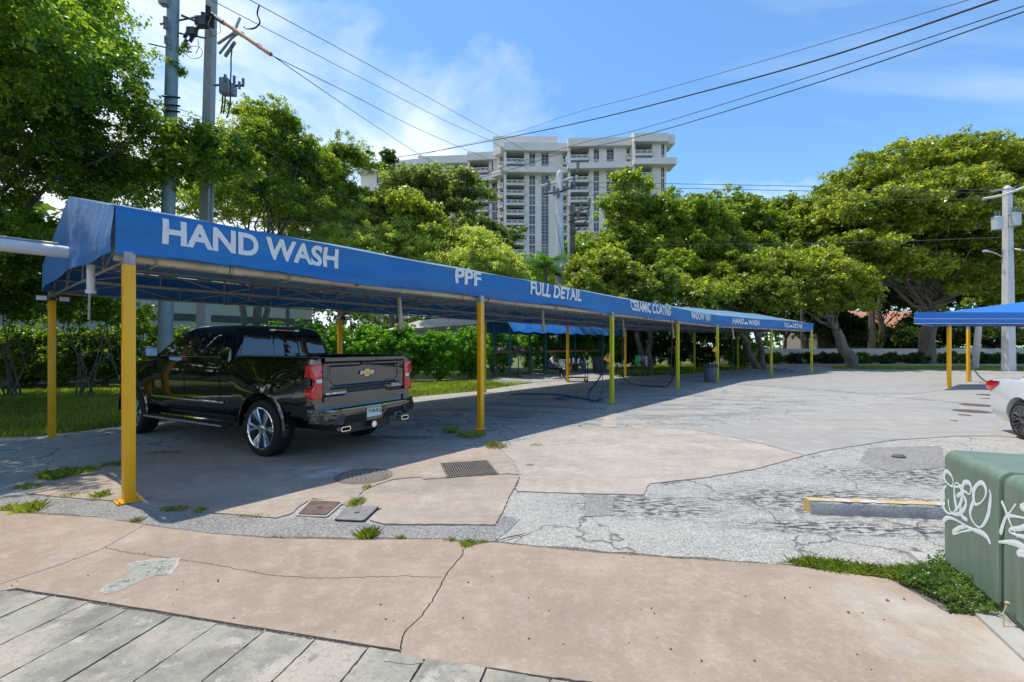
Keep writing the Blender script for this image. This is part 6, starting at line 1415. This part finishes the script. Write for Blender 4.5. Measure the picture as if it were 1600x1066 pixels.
# seated person
skin = mat('skin', (.30, .17, .11), .6); jean = mat('dark trousers', (.015, .016, .02), .85); vest = mat('blue vest', (.02, .05, .22), .8); hairm = mat('dark hair', (.012, .010, .009), .7); shirt = mat('white shirt sleeve', (.65, .66, .68), .8)
pe = empty('person', (pc.x, pc.y, 0), label='person in a blue vest and dark trousers sitting on a folding chair', cat='person')
fw = Vector((1, -.25, 0)).normalized(); lf = Z3.cross(fw); B = lambda f, l, u: Vector((pc.x, pc.y, 0))+fw*f+lf*l+Z3*u
def skinmesh(verts, edges, rad, sub=2):
    me = bpy.data.meshes.new('s'); me.from_pydata([tuple(v) for v in verts], edges, []); me.update()
    o = bpy.data.objects.new('s', me); COL.objects.link(o); md = o.modifiers.new('k', 'SKIN'); sv = me.skin_vertices[0].data if me.skin_vertices else None
    if sv is None:
        import bmesh as _b
        bm = _b.new(); bm.from_mesh(me); bm.verts.layers.skin.verify(); bm.to_mesh(me); bm.free(); sv = me.skin_vertices[0].data
    for i, r_ in enumerate(rad): sv[i].radius = r_ if isinstance(r_, tuple) else (r_, r_)
    sv[0].use_root = True; m2 = o.modifiers.new('u', 'SUBSURF'); m2.levels = sub; m2.render_levels = sub
    dg = bpy.context.evaluated_depsgraph_get(); dg.update(); r = bpy.data.meshes.new_from_object(o.evaluated_get(dg)); bpy.data.objects.remove(o); smoothen(r, 80); return r
bv = [B(-.12, 0, .52), B(-.14, 0, .68), B(-.13, 0, .85), B(-.10, 0, .99), B(-.07, 0, 1.07), B(-.03, 0, 1.16), B(-.02, 0, 1.25),
      B(-.11, .17, .96), B(-.02, .24, .76), B(.16, .16, .68), B(.24, .12, .68), B(-.11, -.17, .96), B(-.02, -.24, .76), B(.16, -.16, .68), B(.24, -.12, .68),
      B(-.10, .10, .52), B(.34, .13, .54), B(.42, .14, .10), B(.54, .15, .05), B(-.10, -.10, .52), B(.36, -.13, .54), B(.30, -.14, .10), B(.42, -.15, .05)]
be = [(0, 1), (1, 2), (2, 3), (3, 4), (4, 5), (5, 6), (3, 7), (7, 8), (8, 9), (9, 10), (3, 11), (11, 12), (12, 13), (13, 14), (0, 15), (15, 16), (16, 17), (17, 18), (0, 19), (19, 20), (20, 21), (21, 22)]
br = [.15, .135, .15, .12, .06, .085, .07, .07, .05, .04, .035, .07, .05, .04, .035, .10, .07, .05, .04, .10, .07, .05, .04]
me = skinmesh([v-Vector((pc.x, pc.y, 0)) for v in bv], be, br); me.name = 'body'; me.materials.clear()
for m_ in (skin, jean, vest, shirt): me.materials.append(m_)
org = Vector((pc.x, pc.y, 0))
for p in me.polygons:
    q = Vector(p.center); f, u, l = q.dot(fw), q.z, abs(q.dot(lf))
    p.material_index = 1 if (u < .56 and u > .0 and (f > -.3)) and not (u < .0) else 2 if (u < 1.04 and l < .17) else 3 if (u < 1.04 and l >= .15 and f < .02 and u > .78) else 0
link('body', me, pe)
MB().lathe([(.001, .13), (.06, .12), (.10, .07), (.11, .0), (.10, -.05), (.07, -.09)], c=B(-.045, 0, 1.24), n=16).build('hair', hairm, pe, smooth=True)
for l in (.045, -.045): MB().box(B(.06, l, 1.215), (.012, .022, .012), (fw, lf, Z3)).build('eye', hairm, pe)
MB().prism([B(.065, -.014, 1.18), B(.065, .014, 1.18), B(.062, 0, 1.215)], fw*.025).build('nose', skin, pe)
for l, f in ((.15, .50), (-.15, .38)): MB().box(B(f, l, .045), (.27, .09, .08), (fw, lf, Z3)).build('shoe', whitem, pe, bevel=.02)
for s_ in (1, -1):
    for k in range(5):
        o_ = B(.27, .12*s_+(k-2)*.018*(1 if k else 1.6), .69-.004*abs(k-2)); ln = (.05, .075, .085, .078, .06)[k]; MB().tube([o_, o_+fw*ln*.6-Z3*.008, o_+fw*ln-Z3*.03], [.011, .009, .007], 6).build('finger', skin, pe, smooth=True)

# trolleys with bottles
botm = {n: mat(n+' bottle', c, .3) for n, c in (('white', (.7, .7, .7)), ('orange', (.75, .28, .03)), ('green', (.03, .35, .14)), ('blue', (.03, .15, .5)), ('clear', (.5, .6, .65)), ('yellow', (.75, .6, .08)), ('red', (.5, .05, .04)), ('dark', (.03, .03, .035)))}
def bottle(c, h_, r_, m, label, grp):
    o = empty('spray_bottle', tuple(c), label=label, cat='bottle', group=grp); MB().lathe([(.001, 0), (r_, 0), (r_, h_*.6), (r_*.35, h_*.78), (r_*.3, h_*.82), (.001, h_*.82)], c=c, n=12).build('bottle', m, o, smooth=True)
    MB().box(c+Z3*h_*.9, (r_*1.6, r_*.6, h_*.14)).build('trigger', botm['dark'] if r_ < .05 else m, o)
def trolley(c, L_, W_, f, label, h_=.80):
    f = Vector(f).normalized(); s_ = Z3.cross(f); r_ = empty('trolley', (c.x, c.y, 0), label=label, cat='trolley'); c = Vector((c.x, c.y, 0))
    for z_ in (.18, .48 if L_ > .6 else .3, h_): MB().box(c+Z3*z_, (L_, W_, .035), (f, s_, Z3)).build('shelf', satin, r_)
    for i in (-1, 1):
        for j in (-1, 1):
            MB().box(c+f*i*L_*.48+s_*j*W_*.46+Z3*(h_*.5+.08), (.03, .03, h_+.1), (f, s_, Z3)).build('leg', satin, r_); MB().tube([c+f*i*L_*.45+s_*(j*W_*.42-.015)+Z3*.05, c+f*i*L_*.45+s_*(j*W_*.42+.015)+Z3*.05], .05, 12).build('caster', blackr, r_)
    MB().tube([c-f*L_*.5+s_*W_*.4+Z3*h_, c-f*L_*.62+s_*W_*.4+Z3*(h_+.15), c-f*L_*.62-s_*W_*.4+Z3*(h_+.15), c-f*L_*.5-s_*W_*.4+Z3*h_], .013, 6).build('handle', satin, r_); return c, f, s_
c, f, s_ = trolley(g(901, 596), .95, .5, (1, .1, 0), 'black two tier trolley crowded with cleaning bottles')
cols = ['orange', 'white', 'clear', 'red', 'white', 'blue', 'dark', 'clear']; pos = ['left end', 'second from the left', 'third from the left', 'fourth from the left', 'fourth from the right', 'third from the right', 'second from the right', 'right end']
for k in range(8): bottle(c+f*(-.42+k*.12)+s_*(.1 if k % 2 else -.12)+Z3*.82, .24+.05*(k % 3), .042, botm[cols[k]], f'{cols[k]} spray bottle on the big trolley top, {pos[k]}', 'bottles on the big trolley')
for k, (nm, lb) in enumerate((('yellow', 'orange yellow jug'), ('dark', 'black jug'), ('blue', 'pale blue jug'))): 
    q = c+f*(-.3+k*.3)+Z3*.5; bottle(q, .27, .09, botm[nm] if nm != 'yellow' else botm['orange'], lb+' on the middle shelf of the big trolley', 'jugs on the big trolley')
c, f, s_ = trolley(g(999, 587), .75, .4, (1, .2, 0), 'small black trolley with a green cloth behind the fourth post', .78)
for k, nm in enumerate(('red', 'white', 'clear')): bottle(c+f*(-.12+k*.16)+Z3*.8, .28, .05, botm[nm], f'{nm} bottle on the small trolley top', 'bottles on the small trolley')
o = MB().prism([c-f*.34-s_*.22+Z3*1.1, c-f*.1-s_*.22+Z3*1.12, c-f*.08-s_*.23+Z3*.62, c-f*.22-s_*.23+Z3*.52, c-f*.36-s_*.23+Z3*.66], s_*.02).build('cloth', mat('bright green cloth', (.08, .45, .18), .8), bevel=.006); tag(o, 'bright green cloth hanging on the small trolley', 'cloth')
o = MB().prism([c+f*.18-s_*.22+Z3*1.08, c+f*.36-s_*.22+Z3*1.05, c+f*.36-s_*.23+Z3*.5, c+f*.24-s_*.23+Z3*.56], s_*.02).build('cloth', mat('pale grey towel', (.5, .54, .6), .85), bevel=.006); tag(o, 'pale grey towel hanging on the small trolley', 'cloth')
# bins
def bin_(c, r_, h_, m, label, kind='barrel'):
    o = empty('waste_bin', (c.x, c.y, 0), label=label, cat='bin', group='grey waste bins'); prof = [(.001, .0), (r_*.82, 0), (r_*.84, .04), (r_*.97, h_*.86), (r_*1.03, h_*.88), (r_*1.03, h_*.97), (r_*1.08, h_*.975), (r_*1.08, h_), (r_*.99, h_), (r_*.94, h_*.9), (r_*.8, .06), (.001, .06)]
    MB().lathe(prof, c=(c.x, c.y, 0), n=32).build('bin', m, o, smooth=True)
    for k in (-1, 1): MB().box((c.x+k*r_*1.06, c.y, h_*.84), (.05, .14, .06)).build('handle', m, o, bevel=.01)
    for k in range(12):
        a = 2*math.pi*k/12; MB().tube([(c.x+r_*.86*math.cos(a), c.y+r_*.86*math.sin(a), .08), (c.x+r_*.985*math.cos(a), c.y+r_*.985*math.sin(a), h_*.84)], .009, 4).build('rib', m, o)
    return o
bm1 = mat('blue grey bin plastic', (.085, .13, .185), .55); bm2 = mat('dark grey bin plastic', (.05, .055, .07), .6)
bin_(g(1110.5, 597), .30, .80, bm1, 'blue grey ribbed waste bin beside the fifth post')
bin_(g(934, 583), .32, .95, bm2, 'dark grey waste bin at the end of the rack shelter')
q = g(1110, 597); mb = MB()
for k in range(14): mb.tube([q+Vector((.27*math.cos(k*.45), .27*math.sin(k*.45), .79)), q+Vector((.31*math.cos(k*.45), .31*math.sin(k*.45), .80)), q+Vector((.33*math.cos(k*.45+.1), .33*math.sin(k*.45+.1), .66))], .03, 4)
o = mb.build('bin_liner', mat('black bin liner', (.01, .01, .012), .3)); tag(o, 'black plastic liner folded over the blue grey bin', 'bin liner')
# bollard
c = g(737, 591); bo = empty('bollard', (c.x, c.y, 0), label='short black bollard light in front of the bright hedge', cat='bollard')
MB().tube([c, c+Z3*1.05], .11, 16).build('shaft', satin, bo, smooth=True); MB().lathe([(.13, 1.08), (.15, 1.10), (.15, 1.16), (.03, 1.20), (.001, 1.20)], c=(c.x, c.y, 0), n=16).build('cap', satin, bo)
# hoses
hoseb = mat('blue hose', (.012, .10, .22), .5); hosek = mat('dark hose', (.02, .03, .035), .5)
def hose(pts, r_, m, label, grp='hoses under the canopy', name='hose'):
    P = [Vector(p) for p in pts]; out = []
    for i in range(len(P)-1):
        p0_, p1_, p2_, p3_ = P[max(i-1, 0)], P[i], P[i+1], P[min(i+2, len(P)-1)]
        for k in range(7):
            t = k/7; out.append(.5*((2*p1_)+(p2_-p0_)*t+(2*p0_-5*p1_+4*p2_-p3_)*t*t+(3*p1_-p0_-3*p2_+p3_)*t**3))
    out.append(P[-1]); o = MB().tube(out, r_, 7).build(name, m, smooth=True); tag(o, label, 'hose', grp); return o
gz = lambda px, py, z_=.03: g(px, py)+Z3*z_
hose([gz(798, 618), gz(812, 617), (gz(850, 617)), gz(885, 619), gz(893, 622), gz(880, 625), gz(868, 623.5), gz(885, 621), gz(910, 624), gz(930, 628), gz(942, 627), gz(938, 624)], .022, hoseb, 'blue hose coiled on the shaded asphalt left of the third post')
hose([gz(938, 624), gz(926, 629), gz(920, 624), at(921, 612, 14.2), at(930, 600, 13.8), at(940, 585, 13.4), at(948, 565, 13.0), at(951, 552, 12.9)], .022, hoseb, 'blue hose hanging from the nozzle holder on the third post')
hose([at(938, 622, 15.0), at(941, 600, 15), at(942, 560, 15), at(942, 510, 15)], .012, hoseb, 'thin teal line hanging left of the third post')
hose([at(972, 520, 17.5), at(972, 560, 17.5), at(974, 588, 17.5), gz(985, 600), gz(1010, 604), gz(1040, 606)], .02, hosek, 'dark hose hanging between the third and fourth posts')
hose([at(1050, 523, 19), at(1049, 560, 19), at(1047, 580, 19), at(1050, 587, 19), at(1054, 582, 18.6), at(1055, 560, 18.2), at(1055, 545, 18)], .022, hosek, 'dark hose looping down beside the fourth post')
hose([gz(1042, 606), gz(1046, 600), gz(1050, 595), at(1052, 585, 18.8)], .02, hosek, 'dark hose trailing from the loop by the fourth post')
hose([at(1144, 525, 22.5), at(1146, 560, 22.5), at(1145, 572, 22.5), gz(1150, 580.5)], .02, hosek, 'dark hose hanging before the sixth post')
hose([gz(1206, 576), gz(1213, 579), gz(1222, 580), at(1228, 576, 27), gz(1234, 580), gz(1239, 581)], .022, hosek, 'dark hose lying in a hump beside the seventh post')
hose([at(1516, 560, 20.8), at(1521, 575, 20.4), at(1532, 590, 19.8), at(1545, 598, 19.2), gz(1562, 600.5), gz(1580, 601)], .025, hosek, 'thick dark hose drooping from the right canopy behind the white car', 'hoses at the right canopy')
hose([at(1515, 565, 21), at(1517, 585, 21), at(1518, 597, 21)], .012, bark, 'thin brown cord hanging beside the second right canopy post', 'hoses at the right canopy')
# drop pipes with flared ends, nozzle holders
dl = ['pale drop pipe left of the second yellow post', 'pale drop pipe under the FULL DETAIL lettering', 'pale drop pipe right of the third post', 'pale drop pipe left of the fourth post', 'pale drop pipe between the fifth and sixth posts']
for i, (px, y0, y1, D) in enumerate(((624, 466, 503, 8.2), (847, 474, 511, 12.2), (973, 495, 522, 17.5), (1050, 505, 524, 19.5), (1144, 512, 526, 22.5))):
    a, b = at(px, y0, D), at(px+2, y1, D); o = empty('drop_pipe', tuple(b), label=dl[i], cat='pipe', group='pale drop pipes under the canopy')
    MB().tube([a, b], [.035, .04], 8).build('pipe', pvc, o, smooth=True); MB().tube([b, b-Z3*.05, b-Z3*.11+Vector((.03, 0, 0))], [.042, .06, .07], 8).build('flare', pvc, o, smooth=True)
for P, X_, z_, lb in ((FRONT[2], -1, 1.25, 'yellow spray gun holder on the third post'), (FRONT[4], -1, 1.42, 'yellow spray gun holder on the fifth post')):
    o = empty('spray_gun', (P.x, P.y, z_), label=lb, cat='spray gun', group='yellow spray guns on the posts'); c = P+Vector((-.16, -.03, z_))
    MB().prism([c+Vector((-.09, 0, -.02)), c+Vector((.10, 0, -.12)), c+Vector((.12, 0, .16)), c+Vector((.04, 0, .14))], Vector((0, .05, 0))).build('holder', yellow, o, bevel=.01)
    MB().tube([c+Vector((.06, 0, -.08)), c+Vector((.04, 0, -.28))], .022, 8).build('grip', mat('orange plastic', (.6, .16, .03), .5) if z_ < 1.3 else bpy.data.materials['orange plastic'], o)
P = FRONT[3]; o = MB().tube([Vector((P.x-.08, P.y, 1.35)), Vector((P.x-.08, P.y, 1.6))], .03, 8).build('red_handle', botm['red']); tag(o, 'red hose handle hooked on the fourth post', 'handle')
c = g(1045, 605.5); o = MB().lathe([(.001, .015), (.20, .015), (.20, .03), (.001, .05)], c=c, n=20).build('round_pad', mat('dull yellow pad', (.35, .36, .14), .8)); tag(o, 'flat dull yellow disc on the ground by the fourth post', 'disc')
